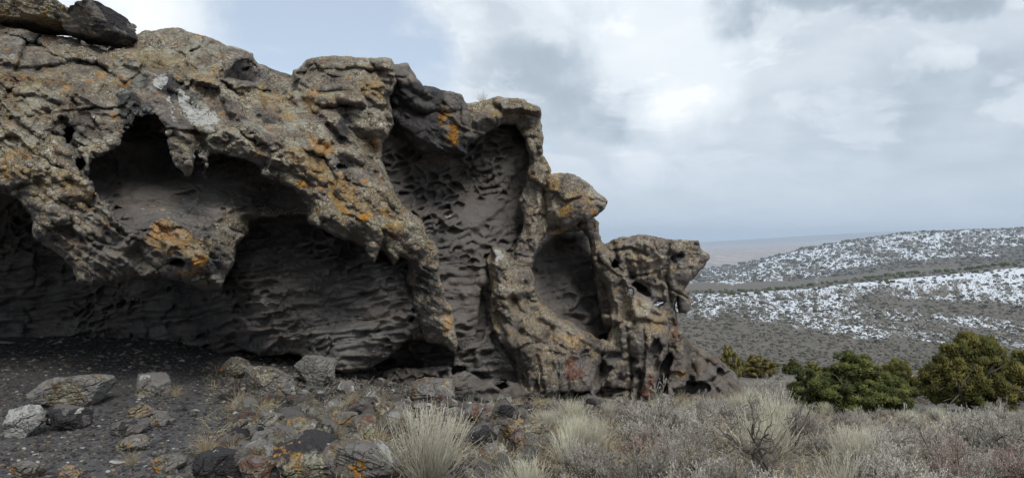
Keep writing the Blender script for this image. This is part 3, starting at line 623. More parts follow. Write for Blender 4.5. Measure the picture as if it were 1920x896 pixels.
layer('low_ledge', [(700, 700), (740, 690), (850, 688), (905, 712), (960, 716), (990, 735), (990, 860), (690, 860)],
      [(720, 720, 10.4), (800, 700, 10.2), (850, 720, 10.0), (950, 730, 10.3)], 0.25, 1.5, WL)

CARVE = []
def carve(poly, depth, R=0.25, flare=0.25, kind=WL): CARVE.append((poly, depth, R, flare, kind))
def ell(cx, cy, rx, ry, n=12, ang=0):
    c, s = math.cos(rad(ang)), math.sin(rad(ang))
    return [(cx + c * rx * math.cos(2 * math.pi * i / n) - s * ry * math.sin(2 * math.pi * i / n), cy + s * rx * math.cos(2 * math.pi * i / n) + c * ry * math.sin(2 * math.pi * i / n)) for i in range(n)]
carve([(176, 328), (184, 310), (205, 293), (232, 280), (245, 258), (265, 236), (290, 224), (303, 240), (312, 262), (322, 290), (334, 315), (346, 334), (358, 332), (364, 306), (368, 288), (378, 294), (386, 322), (392, 300), (415, 297), (450, 299), (478, 311), (492, 334), (520, 351), (548, 361), (557, 386), (540, 398), (490, 402), (462, 398), (440, 420), (380, 412), (320, 408), (262, 406), (238, 398), (212, 374), (186, 346)],
      [(200, 310, 9.1), (280, 255, 9.4), (300, 320, 9.6), (300, 345, 9.2), (300, 385, 8.5), (250, 385, 8.4), (400, 400, 8.5), (450, 405, 8.7), (400, 340, 9.4), (500, 370, 9.7), (545, 385, 9.8), (400, 310, 9.6), (420, 415, 8.2), (300, 402, 8.0)], 0.25, 0.5)
carve([(422, 146), (428, 128), (440, 117), (458, 113), (474, 118), (488, 132), (493, 148), (478, 156), (456, 152), (440, 148)], [(457, 130, 12.2), (480, 135, 12.0), (430, 140, 11.8)], 0.12, 0.3)
carve(ell(195, 82, 42, 8), [(195, 80, 11.2)], 0.1, 0.2)
def rag(x, y, rx, ry, ang, seed):
    r = random.Random(seed); c, s_ = math.cos(rad(ang)), math.sin(rad(ang)); out = []
    for k in range(11):
        a = 2 * math.pi * k / 11; q = r.uniform(.6, 1.3); px_, py_ = rx * q * math.cos(a), ry * q * math.sin(a)
        out.append((x + c * px_ - s_ * py_, y + s_ * px_ + c * py_))
    return out
for hi, (x, y, rx, ry, dep, an) in enumerate(((1148, 672, 15, 11, 12.6, 15), (1131, 700, 9, 24, 12.6, 25), (1182, 681, 8, 7, 12.6, 0), (1197, 716, 6, 24, 12.7, 8), (1118, 634, 7, 4, 13.2, 0), (1060, 742, 50, 6, 12.2, 0), (1150, 738, 34, 10, 12.7, 0),
                              (1305, 726, 32, 12, 14.2, 0), (1247, 690, 7, 30, 13.9, 12), (940, 724, 14, 8, 11.6, 0), (860, 692, 12, 6, 11.0, 0), (330, 492, 16, 5, 7.55, 0), (128, 258, 9, 18, 8.9, 30), (150, 306, 13, 8, 8.6, -20),
                              (1350, 700, 9, 5, 14.6, 40), (905, 590, 6, 50, 11.4, 4), (640, 316, 10, 4, 9.1, 20), (1153, 494, 5, 7, 13.8, -35), (1271, 484, 9, 7, 13.2, 0), (1096, 668, 6, 12, 12.2, 25), (1226, 655, 5, 22, 12.9, 14), (1205, 541, 20, 6, 13.55, 25), (1240, 735, 8, 18, 13.8, 0), (1275, 735, 12, 8, 13.9, 0), (1168, 712, 6, 12, 12.6, 0))):
    dep -= .35 if x > 1050 else 0; carve(rag(x, y, rx * .85, ry * .85, an, hi), [(x, y, dep), (x + rx, y, dep), (x, y + ry, dep - 0.1)], 0.10, 0.10)
THROUGH = [ell(1183, 549, 7, 8), ell(1236, 567, 10, 7)]
for p in THROUGH: carve(p, [(p[0][0], p[0][1], 99.0)], 0.05, 0.0)

NU, NV = U2.shape
Fld = np.full((NU, NV, NT_), -1.0, np.float32); Lid = np.zeros((NU, NV, NT_), np.int8)   # which mass or hollow a cell belongs to
KT = (np.arange(NT_, dtype=np.float32) * DT)
def bbox(poly, mrg):
    P = np.array(poly); i0, i1 = np.searchsorted(US, [P[:, 0].min() - mrg, P[:, 0].max() + mrg]); j0, j1 = np.searchsorted(VS, [P[:, 1].min() - mrg, P[:, 1].max() + mrg])
    return slice(i0, max(i1, i0 + 1)), slice(j0, max(j1, j0 + 1))
def box_field(s, front, R, back=None, tt=None):
    a = np.maximum(R - s, 0)[..., None]; b = np.maximum(R - (tt - front[..., None]), 0)
    q = a * a + b * b
    inner = np.minimum(np.minimum(s[..., None], tt - front[..., None]) - R, 0.5)
    if back is not None:
        c = np.maximum(R - (back[..., None] - tt), 0); q = q + c * c
        inner = np.minimum(inner, back[..., None] - tt - R)
    return np.where(inner > 0, R + inner, R - np.sqrt(q))
for li, (name, poly, dep, R, T, kind, amp) in enumerate(LAY):
    si, sj = bbox(poly, 30)
    s = poly_sdf(poly, UW[si, sj], VW[si, sj])
    D = rbf(dep, U2[si, sj], V2[si, sj])
    D = D + (lump + knob)[si, sj] * amp if kind == CR else D + wall_relief[si, sj] * amp
    s = s * D / FPX
    tt = T0[si][:, None, None] + KT[None, None, :]
    back = np.minimum(D + T, (T0[si] + 7.0 - 1.1 * sstep(US[si], 300, 800))[:, None] + 0.35 * fbm(U2[si, sj] / 90, V2[si, sj] / 60, seed=641, oct=3))
    f = box_field(s, D, R, back, tt)
    sub = Fld[si, sj]; win = f > sub
    Fld[si, sj] = np.maximum(sub, f); L = Lid[si, sj]; L[win] = li; Lid[si, sj] = L
NL = len(LAY)
for ci, (poly, dep, R, flare, kind) in enumerate(CARVE):
    si, sj = bbox(poly, 60)
    s = poly_sdf(poly, UW[si, sj], VW[si, sj])
    D = rbf(dep, U2[si, sj], V2[si, sj]) + wall_relief[si, sj] * 0.8
    tt = T0[si][:, None, None] + KT[None, None, :]
    sm = (s * 9.0 / FPX)[..., None]
    # hollow: inside when s>0 and t<D ; widens behind the mouth
    first = np.interp((U2[si, sj]).ravel(), US, T0).reshape(s.shape)
    grow = flare * np.clip((tt - (D[..., None] - 1.6)) / 1.2, 0, 1) * 0.35
    aa = np.maximum(R - (sm + grow), 0); bb = np.maximum(R - (D[..., None] - tt), 0)
    inner = np.minimum(np.minimum(sm + grow, D[..., None] - tt) - R, 0.5)
    h = np.where(inner > 0, R + inner, R - np.sqrt(aa * aa + bb * bb))
    sub = Fld[si, sj]; win = (-h) < sub
    Fld[si, sj] = np.minimum(sub, -h)
    L = Lid[si, sj]; L[win & (h > -0.12) & (sub > -0.1)] = NL + ci; Lid[si, sj] = L
Fld[0] = -1; Fld[-1] = -1; Fld[:, 0] = -1; Fld[:, -1] = -1; Fld[..., 0] = -1; Fld[..., -1] = -1

def surface_nets(F):
    S = F > 0
    nx, ny, nz = F.shape
    c = S[:-1, :-1, :-1].astype(np.uint8)
    for dx, dy, dz in [(0, 0, 1), (0, 1, 0), (0, 1, 1), (1, 0, 0), (1, 0, 1), (1, 1, 0), (1, 1, 1)]:
        c += S[dx:nx - 1 + dx, dy:ny - 1 + dy, dz:nz - 1 + dz]
    act = (c > 0) & (c < 8); del c
    I = np.stack(np.nonzero(act), 1).astype(np.int32)
    vid = np.full(act.shape, -1, np.int32); vid[act] = np.arange(len(I))
    acc = np.zeros((len(I), 3), np.float32); cnt = np.zeros(len(I), np.float32)
    corners = {(a, b, d): F[I[:, 0] + a, I[:, 1] + b, I[:, 2] + d] for a in (0, 1) for b in (0, 1) for d in (0, 1)}
    for ax in range(3):
        oth = [o for o in range(3) if o != ax]
        for p in (0, 1):
            for q in (0, 1):
                c0 = [0, 0, 0]; c0[oth[0]] = p; c0[oth[1]] = q; c1 = list(c0); c1[ax] = 1
                a = corners[tuple(c0)]; b = corners[tuple(c1)]
                m = (a > 0) != (b > 0)
                w = np.where(m, a / np.where(a - b == 0, 1, a - b), 0)
                P = np.tile(np.array(c0, np.float32), (len(I), 1)); P[:, ax] = w
                acc += P * m[:, None]; cnt += m
    pos = I + acc / cnt[:, None]
    faces = []
    for ax in range(3):
        sl0 = [slice(1, -1)] * 3; sl1 = [slice(1, -1)] * 3
        sl0[ax] = slice(0, -1); sl1[ax] = slice(1, None)
        a = S[tuple(sl0)]; b = S[tuple(sl1)]
        E = np.stack(np.nonzero(a != b), 1); o = [x for x in range(3) if x != ax]
        sgn = a[tuple(E.T)]
        E = E + np.array([0 if k == ax else 1 for k in range(3)])
        def g(d0, d1):
            c = E.copy(); c[:, o[0]] -= d0; c[:, o[1]] -= d1; return vid[c[:, 0], c[:, 1], c[:, 2]]
        q = np.stack([g(0, 0), g(1, 0), g(1, 1), g(0, 1)], 1)
        flip = sgn if ax != 1 else ~sgn
        q[flip] = q[flip][:, ::-1]
        faces.append(q)
    Fc = np.concatenate(faces); Fc = Fc[(Fc >= 0).all(1)]
    return pos, Fc, I
pos, FC, CI = surface_nets(Fld)
vu = np.interp(pos[:, 0], np.arange(NU), US); vv = np.interp(pos[:, 1], np.arange(NV), VS)
vt = np.interp(pos[:, 0], np.arange(NU), T0) + pos[:, 2] * DT
VX = np.stack([(vu - CX) / FPX * vt, vt, ZC + (CY - vv) / FPX * vt], 1)
lab = np.zeros(len(pos), np.int32)
best = np.full(len(pos), -9, np.float32)
for a in (0, 1):
    for b in (0, 1):
        for d in (0, 1):
            fv = Fld[CI[:, 0] + a, CI[:, 1] + b, CI[:, 2] + d]; lv = Lid[CI[:, 0] + a, CI[:, 1] + b, CI[:, 2] + d]
            w = fv > best; best[w] = fv[w]; lab[w] = lv[w]
for p, fl in ((0, 1),):
    pass
del Fld, Lid

def vnormals(V, F):
    a = V[F[:, 2]] - V[F[:, 0]]; b = V[F[:, 3]] - V[F[:, 1]]; n = np.cross(a, b)
    N = np.stack([sum(np.bincount(F[:, k], n[:, c], len(V)) for k in range(4)) for c in range(3)], 1)
    return N / (np.linalg.norm(N, axis=1, keepdims=True) + 1e-9)
Nv = vnormals(VX, FC)
# orient: camera-side normals should face the camera for the nearest surface; flip globally if needed
if np.mean(Nv[:, 1][vt < np.interp(vu, US, T0) + 2.5]) > 0:
    FC = FC[:, ::-1]; Nv = -Nv
# fine relief along the normal, in all directions
x, y, z = VX.T
is_wall = np.array([l >= NL or LAY[l][5] == WL for l in range(NL + len(CARVE))])[lab]
d3 = 0.030 * fbm(x * 3.2, y * 3.2, z * 3.2, seed=301, oct=3) + np.where(is_wall, 0.008, 0.016) * fbm(x * 8, y * 8, z * 10, seed=305, oct=4, ridged=True, gain=.6)
VX = VX + Nv * d3[:, None]
Nv = vnormals(VX, FC)

WA = 16 * fbm(vu / 22, vv / 22, seed=501, oct=4, gain=.6); WB = 14 * fbm(vu / 22, vv / 22, seed=507, oct=4, gain=.6)
def blob(cx, cy, rx, ry, ang=0, soft=1.0):
    c, s = math.cos(rad(ang)), math.sin(rad(ang)); k_ = min(1, math.sqrt(rx * ry) / 24); dx = vu - cx + WA * k_; dy = vv - cy + WB * k_
    q = np.sqrt(((dx * c + dy * s) / rx) ** 2 + ((-dx * s + dy * c) / ry) ** 2)
    return sstep(q, 1.25, 0.35)
def paint(lst, base=None):
    r = np.zeros(len(vu)) if base is None else base
    for b in lst: r = np.maximum(r, blob(*b[:5]) * b[5])
    return r
crust = ~is_wall
a_lich = np.where(crust, 1.0, 0.0) * (0.18 + 0.82 * sstep(Nv[:, 2] + 0.25 * fbm(vu / 30, vv / 30, seed=561, oct=3), -0.45, 0.30)) * sstep(Nv[:, 2], -0.85, -0.3)
bare_names = {'dark_block': 0.25, 'hanging_pillar': 0.75, 'end_knob': 0.75, 'front_knob': 0.6, 'rubble_toe': 0.3, 'buttress': 0.6, 'arch_frame': 0.5, 'end_body': 0.6}
for i, l in enumerate(LAY):
    if l[0] in bare_names: a_lich[lab == i] *= bare_names[l[0]]
a_lich *= 1 - 0.75 * paint([(230, 470, 110, 45, 15, 1), (90, 420, 60, 30, 35, .8), (400, 485, 35, 50, 10, .8), (1080, 700, 60, 40, 0, .8), (960, 640, 30, 90, 0, .6), (1270, 590, 22, 60, 0, .8), (330, 230, 60, 45, 30, 1), (290, 180, 40, 40, 0, .5), (420, 240, 60, 20, 20, .3), (505, 215, 35, 30, 0, 1), (650, 240, 40, 30, 30, .6), (1230, 650, 60, 60, 0, .5)])
a_org = paint([(372, 492, 16, 22, 0, .85), (300, 428, 40, 20, 10, .62), (330, 455, 60, 26, 20, .5), (355, 510, 40, 8, 0, .6), (685, 405, 14, 12, 0, .75), (570, 345, 18, 7, 20, .7), (600, 275, 30, 16, 10, .55), (850, 250, 14, 28, 0, .7),
               (580, 185, 26, 16, 30, .5), (480, 290, 16, 8, 0, .6), (640, 385, 50, 14, 40, .45), (720, 400, 20, 10, 40, .4), (165, 365, 24, 16, 30, .5), (130, 50, 12, 5, 0, .8), (1065, 395, 20, 16, 0, .4), (1035, 330, 14, 40, 0, .45), (840, 600, 12, 40, 10, .45), (1100, 690, 14, 8, 0, .3),
               (830, 220, 10, 30, 0, .5), (705, 270, 12, 24, 0, .5), (1275, 700, 16, 12, 0, .5), (100, 52, 30, 5, 0, .6), (190, 140, 14, 8, 0, .5), (213, 216, 8, 8, 0, .6), (120, 165, 10, 8, 0, .6), (1180, 550, 12, 8, 0, .6), (1110, 395, 10, 10, 0, .6)])
a_org = np.maximum(a_org, paint([(640, 350, 90, 34, 38, .34), (580, 300, 60, 30, 30, .36), (60, 150, 110, 26, 5, .28), (340, 130, 90, 24, 15, .26), (520, 200, 60, 30, 30, .26), (600, 190, 50, 30, 0, .30), (330, 455, 80, 40, 15, .42), (150, 360, 40, 60, -40, .28), (1080, 370, 40, 26, 0, .26), (1200, 500, 50, 30, 0, .28), (950, 210, 50, 16, 0, .26), (740, 430, 30, 40, 0, .28), (1080, 640, 60, 18, 10, .34), (1230, 600, 30, 30, 0, .26), (700, 170, 30, 40, 0, .28), (20, 320, 40, 30, 0, .3)]))
a_org = np.minimum(a_org * 1.22, 1) * crust
a_wht = paint([(376, 220, 44, 26, 22, .74), (345, 190, 16, 34, -40, .8), (300, 152, 16, 18, 0, .75), (318, 200, 8, 40, -20, .55), (305, 245, 10, 12, 0, .62), (372, 290, 12, 12, 0, .62), (385, 318, 5, 22, 0, .75), (935, 478, 13, 13, 0, .85), (928, 498, 5, 26, 0, .55), (838, 403, 9, 7, 0, .8), (940, 545, 14, 16, 0, .5), (1108, 498, 7, 12, 0, .6), (968, 482, 12, 6, 0, .5),
               (150, 215, 34, 30, 0, .32), (60, 235, 50, 24, 0, .34), (345, 375, 3, 3, 0, .7), (1010, 250, 8, 20, 0, .2)])
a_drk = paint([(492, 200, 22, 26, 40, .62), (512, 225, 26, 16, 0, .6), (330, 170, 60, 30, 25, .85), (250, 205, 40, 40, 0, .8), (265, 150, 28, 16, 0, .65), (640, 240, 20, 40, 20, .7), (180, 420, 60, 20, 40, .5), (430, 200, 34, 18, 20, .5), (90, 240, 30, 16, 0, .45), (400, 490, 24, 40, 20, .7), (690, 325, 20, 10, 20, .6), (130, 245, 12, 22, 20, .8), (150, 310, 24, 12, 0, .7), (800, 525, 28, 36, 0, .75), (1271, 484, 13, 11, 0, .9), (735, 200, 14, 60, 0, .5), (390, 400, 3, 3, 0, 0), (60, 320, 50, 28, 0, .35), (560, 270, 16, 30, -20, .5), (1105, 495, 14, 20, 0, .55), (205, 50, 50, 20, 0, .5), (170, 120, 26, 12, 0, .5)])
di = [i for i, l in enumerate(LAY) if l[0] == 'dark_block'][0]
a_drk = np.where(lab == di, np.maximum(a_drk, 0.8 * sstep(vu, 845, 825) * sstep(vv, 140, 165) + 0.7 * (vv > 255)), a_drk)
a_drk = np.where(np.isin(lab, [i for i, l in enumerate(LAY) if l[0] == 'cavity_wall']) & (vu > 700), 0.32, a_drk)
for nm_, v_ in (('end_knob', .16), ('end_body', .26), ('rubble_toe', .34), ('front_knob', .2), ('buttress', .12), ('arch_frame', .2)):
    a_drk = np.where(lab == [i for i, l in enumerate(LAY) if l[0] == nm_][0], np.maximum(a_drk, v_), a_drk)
a_red = paint([(1075, 690, 22, 40, 10, .75), (1215, 730, 14, 36, 10, .9), (1268, 620, 10, 40, 0, .7), (1190, 690, 14, 40, -20, .6), (1160, 610, 14, 40, 0, .4), (1340, 680, 26, 14, 35, .6), (400, 190, 40, 14, 30, .6), (380, 165, 26, 10, 20, .6), (1010, 640, 30, 20, 0, .35), (240, 430, 40, 20, 30, .4), (1290, 700, 30, 20, 0, .35)])
a_tan = paint([(1222, 640, 15, 28, 10, .75), (1045, 432, 26, 6, -10, .8), (20, 290, 26, 12, 0, .7), (610, 272, 16, 10, 0, .7), (795, 155, 8, 20, -35, .9), (900, 215, 8, 10, 0, .3), (110, 57, 30, 6, 0, .8)])
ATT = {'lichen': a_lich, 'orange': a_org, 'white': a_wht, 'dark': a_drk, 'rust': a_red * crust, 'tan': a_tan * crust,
       'pale': paint([(380, 375, 90, 26, 8, .42), (480, 410, 40, 20, 0, .35), (620, 640, 90, 50, -10, .30), (490, 560, 26, 30, 0, .5), (720, 510, 30, 30, 0, .35), (1060, 520, 50, 60, 0, .12), (880, 690, 60, 16, 0, .3), (940, 640, 24, 60, 0, .3), (230, 480, 70, 30, 20, .4), (1190, 560, 60, 20, 0, .2)])}
# names of the parts
pname = {'cavity_wall': 'cavity_wall', 'rock_belly': 'rock_belly', 'low_ledge': 'low_ledge'}
cliff = link('rock_outcrop', None, None, (0, 0, 0)); cliff.empty_display_size = 0.5
tag(cliff, 'long lichen-crusted lava outcrop with a roof hanging over dark honeycombed hollows', 'rock outcrop')
part_of_face = np.sort(lab[FC], axis=1)[:, 2]
for hl in range(NL, NL + len(CARVE)):   # crumbs go back to the wall
    if (part_of_face == hl).sum() < 60: part_of_face[part_of_face == hl] = 0
for li in range(NL + len(CARVE)):
    sel = FC[part_of_face == li]
    if not len(sel): continue
    used, inv = np.unique(sel.ravel(), return_inverse=True)
    nm = LAY[li][0] if li < NL else 'hollow'
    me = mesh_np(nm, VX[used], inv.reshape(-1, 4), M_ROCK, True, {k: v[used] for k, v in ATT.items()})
    me.normals_split_custom_set_from_vertices(Nv[used].tolist())
    link(nm, me, cliff)
print('outcrop verts', len(VX), 'faces', len(FC))
# ------------------------------------------------------------------ loose rocks
import bmesh
def ico(sub):
    bm = bmesh.new(); bmesh.ops.create_icosphere(bm, subdivisions=sub, radius=1)
    V = np.array([v.co[:] for v in bm.verts]); F = np.array([[v.index for v in f.verts] for f in bm.faces]); bm.free(); return V, F
ICO5, ICO4, ICO3, ICO2, ICO1 = ico(6), ico(5), ico(4), ico(3), ico(1)
def rock_shape(seed, dims, base=None, planes=15, noise_amp=0.045, soft=0.018, flat=0):
    """a broken rock: a ball cut by random planes, edges worn, surface rough"""
    V, F = base or ICO4; r = np.random.RandomState(seed)
    n = r.normal(size=(planes, 3)); n /= np.linalg.norm(n, axis=1, keepdims=True); d = r.uniform(0.58, 0.98, planes)
    if flat: n = np.vstack([n, [[0, 0, 1], [0, 0, -1]]]); d = np.append(d, [flat, flat])
    dot = V @ n.T; rr = np.where(dot > 0.05, d / np.maximum(dot, 0.05), 3.0)
    k = 1.0 / soft; m = rr.min(1, keepdims=True); rad_ = (m[:, 0] - np.log(np.exp(-(rr - m) * k).sum(1)) / k)
    rad_ = np.minimum(rad_, 1.15)
    P = V * rad_[:, None]
    o = seed * 3.7
    noise_amp *= 1.5; a = 1 + noise_amp * 1.6 * fbm(P[:, 0] * 1.6 + o, P[:, 1] * 1.6, P[:, 2] * 1.6, seed=seed, oct=3) + noise_amp * fbm(P[:, 0] * 6 + o, P[:, 1] * 6, P[:, 2] * 6, seed=seed + 5, oct=3, ridged=True)
    st = 0.03 * fbm(P[:, 0] * 2 + o, P[:, 1] * 2, P[:, 2] * 11, seed=seed + 9, oct=2, ridged=True); a = a + st
    P = P * a[:, None]
    ext = np.abs(P).max(0); P = P / ext * (np.array(dims) / 2)
    return P, F
def rock_mesh(name, seed, dims, base=None, lichen=0.5, orange=0.0, white=0.0, dark=0.0, rust=0.0, tan=0.0, pale=0.45, rotz=0.0, tilt=0.0, **k):
    P, F = rock_shape(seed, dims, base, **k)
    c, s = math.cos(tilt), math.sin(tilt); P = np.stack([P[:, 0] * c + P[:, 2] * s, P[:, 1], -P[:, 0] * s + P[:, 2] * c], 1)
    c, s = math.cos(rotz), math.sin(rotz); P = np.stack([P[:, 0] * c - P[:, 1] * s, P[:, 0] * s + P[:, 1] * c, P[:, 2]], 1)
    q = P * (1.6 / max(dims)) * 1.6 + seed
    def pt(v, sd): return sstep(fbm(q[:, 0], q[:, 1], q[:, 2], seed=sd, oct=4, gain=.6) + (v - 0.52) * 1.15, -0.10, 0.14) * (0 if v <= 0 else min(1, .55 + v))
    at = {'lichen': pt(lichen, 61), 'orange': pt(orange, 62), 'white': pt(white, 63), 'dark': pt(dark, 64), 'rust': pt(rust, 65), 'tan': pt(tan, 66), 'pale': np.full(len(P), pale if dark < .35 else pale * .3)}
    return mesh_np(name, P, F, M_ROCK, True, at)
# x0, y0, x1, y1 in the picture, name, label, look, shape options
BOULDERS = [
 (62, 698, 213, 772, 'boulder', 'large grey boulder with a tan lichened left end lying on dark dirt before the cave', dict(lichen=.40, tan=.15, rotz=.1, tilt=-.12, planes=12, pale=.7)),
 (3, 760, 86, 826, 'boulder', 'pale whitish boulder leaning at the lower left beside the large grey one', dict(white=.62, lichen=.25, pale=1)),
 (90, 765, 176, 814, 'boulder', 'low dark boulder with white streaks in front of the large grey one', dict(dark=.6, white=.3, lichen=.1)),
 (238, 706, 316, 748, 'boulder', 'flat grey rock with one white corner half sunk in the dirt', dict(white=.25, lichen=.25, flat=.6)),
 (234, 757, 290, 792, 'boulder', 'small rock crusted with yellow tan lichen, left of a brown one', dict(tan=.5, lichen=.9)),
 (266, 764, 314, 804, 'boulder', 'rounded brown rock touching a yellow crusted one on the dirt', dict(rust=.45, dark=.3, lichen=.3)),
 (208, 788, 286, 824, 'boulder', 'low grey mound of rock poking out of the dirt below the brown one', dict(dark=.4, lichen=.2)),
 (214, 824, 282, 850, 'boulder', 'long flat rock with tan edge behind a small grass tuft', dict(tan=.3, lichen=.5, flat=.6)),
 (286, 858, 348, 890, 'boulder', 'flat rock with an orange lichen spot by the bottom edge', dict(orange=.35, lichen=.6, flat=.7)),
 (20, 862, 86, 900, 'boulder', 'brown stone at the lower left corner, half buried in dirt', dict(rust=.3, lichen=.5)),
 (112, 870, 150, 900, 'boulder', 'small orange brown stone half buried near the bottom edge', dict(tan=.5, rust=.3, lichen=.6)),
 (546, 654, 628, 726, 'boulder', 'squarish grey block standing under the round belly of rock', dict(lichen=.15, tan=.12, planes=8, soft=.012, pale=.8)),
 (410, 673, 470, 712, 'boulder', 'rounded grey boulder with pale lichen top at the edge of the cave floor', dict(lichen=.7, white=.15)),
 (448, 690, 552, 748, 'boulder', 'long pale grey rock sloping right beside the rounded boulder', dict(lichen=.55, white=.35, tilt=.25)),
 (366, 830, 460, 905, 'boulder', 'blue black angular rock with pale scratches beside straw grass', dict(dark=.9, white=.22, lichen=0, planes=9, soft=.015)),
 (444, 852, 524, 908, 'boulder', 'dull reddish purple rock between the black one and the orange spotted one', dict(rust=.65, lichen=.35)),
 (516, 822, 662, 912, 'boulder', 'broad rock splashed with yellow and orange lichen at the bottom edge', dict(dark=.55, orange=.30, lichen=.6, white=.2)),
 (594, 820, 764, 905, 'boulder', 'grey rock with bright orange lichen sloping towards the straw coloured bush', dict(orange=.30, white=.42, lichen=.5, tilt=.3)),
 (436, 784, 482, 828, 'boulder', 'knobby brown grey rock beside a straw tuft', dict(dark=.3, lichen=.5)),
 (472, 770, 530, 820, 'boulder', 'grey rock with a pale right face in the rubble', dict(white=.35, lichen=.5)),
 (462, 808, 524, 854, 'boulder', 'rough grey boulder just behind the black angular rock', dict(white=.3, dark=.3, lichen=.3)),
 (524, 784, 600, 830, 'boulder', 'rock with yellow lichen top and a white lower edge', dict(orange=.25, white=.35, lichen=.7)),
 (592, 784, 644, 832, 'boulder', 'dark wedge shaped rock leaning right in the rubble', dict(dark=.5, lichen=.3, tilt=-.4)),
 (622, 778, 680, 812, 'boulder', 'olive tan layered rock on top of the rubble', dict(tan=.45, lichen=.4, flat=.5)),
 (654, 750, 696, 788, 'boulder', 'chocolate brown oval rock on the rubble crest', dict(rust=.45, dark=.35, lichen=.2, tilt=.35)),
 (660, 778, 724, 842, 'boulder', 'upright orange brown slab of rock left of the straw coloured bush', dict(rust=.4, orange=.12, lichen=.5, tilt=-.5)),
 (700, 755, 752, 800, 'boulder', 'pale lichened rock just behind the straw coloured bush', dict(white=.3, lichen=.8)),
 (630, 716, 668, 745, 'boulder', 'small pale grey rock in front of the dark undercut', dict(white=.4, lichen=.3)),
 (676, 728, 712, 760, 'boulder', 'small whitish rock beside two straw tufts', dict(white=.5, lichen=.4)),
 (752, 706, 856, 760, 'boulder', 'brick shaped reddish brown boulder under the hanging pillar', dict(rust=.35, tan=.12, lichen=.5, planes=8, soft=.015, rotz=.3)),
 (722, 690, 850, 716, 'boulder', 'dark flat slab lying behind the reddish boulder', dict(dark=.5, tan=.12, lichen=.2, flat=.5)),
 (855, 696, 878, 712, 'stone', 'white stone at the foot of the wall beside a dark hole', dict(white=.95, lichen=0)),
 (872, 756, 892, 772, 'stone', 'bluish white pebble between brown rocks', dict(white=.9, lichen=0)),
 (866, 762, 926, 800, 'boulder', 'orange brown rock beside a pinkish dried plant', dict(rust=.5, tan=.2, lichen=.3, tilt=.3)),
 (924, 748, 974, 796, 'boulder', 'dark grey rock in front of the small cave mouth', dict(dark=.5, lichen=.3)),
 (936, 790, 1034, 842, 'boulder', 'ochre yellow lichened boulder amid the dry brush', dict(tan=.35, lichen=.9, orange=.15)),
 (952, 808, 992, 856, 'boulder', 'grey stone with one rusty orange face in front of the ochre boulder', dict(rust=.5, orange=.2, dark=.3)),
 (880, 800, 946, 846, 'boulder', 'blackish rock right of the straw coloured bush', dict(dark=.6, lichen=.3)),
 (894, 838, 950, 878, 'boulder', 'grey rock with white crust low in the dry brush', dict(white=.35, lichen=.5)),
 (1254, 790, 1274, 816, 'stone', 'small upright orange stone standing in the brush', dict(tan=.6, orange=.3)),
 (1168, 836, 1206, 858, 'stone', 'pinkish flat stone tilted in the dry brush', dict(rust=.5, white=.2, flat=.6)),
 (1336, 802, 1366, 826, 'stone', 'brown stone among grey brush right of the orange one', dict(rust=.4, dark=.3)),
 (1060, 818, 1092, 850, 'boulder', 'pale rock showing between two straw coloured bushes', dict(white=.5, lichen=.5)),
 (1286, 746, 1322, 768, 'boulder', 'low ochre rock at the foot of the right end of the outcrop', dict(tan=.5, lichen=.7)),
 (1226, 742, 1262, 764, 'boulder', 'small rounded rock at the base of the slender standing pillar', dict(dark=.3, rust=.3, lichen=.5)),
]
def seat(px, row):
    x, t, z = ground_at(px, row); return x, t, z
for i, (x0, y0, x1, y1, nm, labl, look) in enumerate(BOULDERS):
    px = (x0 + x1) / 2
    x, t, z = seat(px, min(y1 - 2, 905))
    if y1 > 896: t *= 0.985
    w = (x1 - x0) / FPX * t * 1.06; h = (y1 - y0) / FPX * t * 1.15; d = max(w * 0.75, h * 0.8)
    t2 = t + d * 0.42; x = (px - CX) / FPX * t2; z = ground_z((px - CX) / FPX * t, t)
    look = dict(look); me = rock_mesh(nm, 500 + i * 7, (w, d, h), ICO5 if w > .3 else ICO4, **look)
    o = link(nm, me, None, (x, t2, z + h * 0.35)); tag(o, labl, 'stone' if nm == 'stone' else 'boulder')
# slabs resting on the top of the roof
for i, (x0, y0, x1, y1, t, labl, look) in enumerate([
    (-60, 6, 142, 50, 9.6, 'thick flat rock slab at the very top left, resting on the outcrop', dict(lichen=.8, dark=.2, flat=.45, tilt=.05)),
    (62, 14, 158, 54, 9.2, 'brown middle slab overlapping two others on top of the outcrop', dict(lichen=.8, rust=.2, orange=.2, flat=.6)),
    (136, 20, 260, 80, 9.3, 'dark overhanging slab with a blunt nose on top of the outcrop', dict(dark=.6, lichen=.5, orange=.15, flat=.6))]):
    px, py = (x0 + x1) / 2, (y0 + y1) / 2; w = (x1 - x0) / FPX * t; h = (y1 - y0) / FPX * t
    P = wpos(px, py, t + 0.6)
    o = link('rock_slab', rock_mesh('rock_slab', 900 + i * 3, (w, 1.5, h * 1.1), ICO5, **look), None, P); tag(o, labl, 'rock slab')

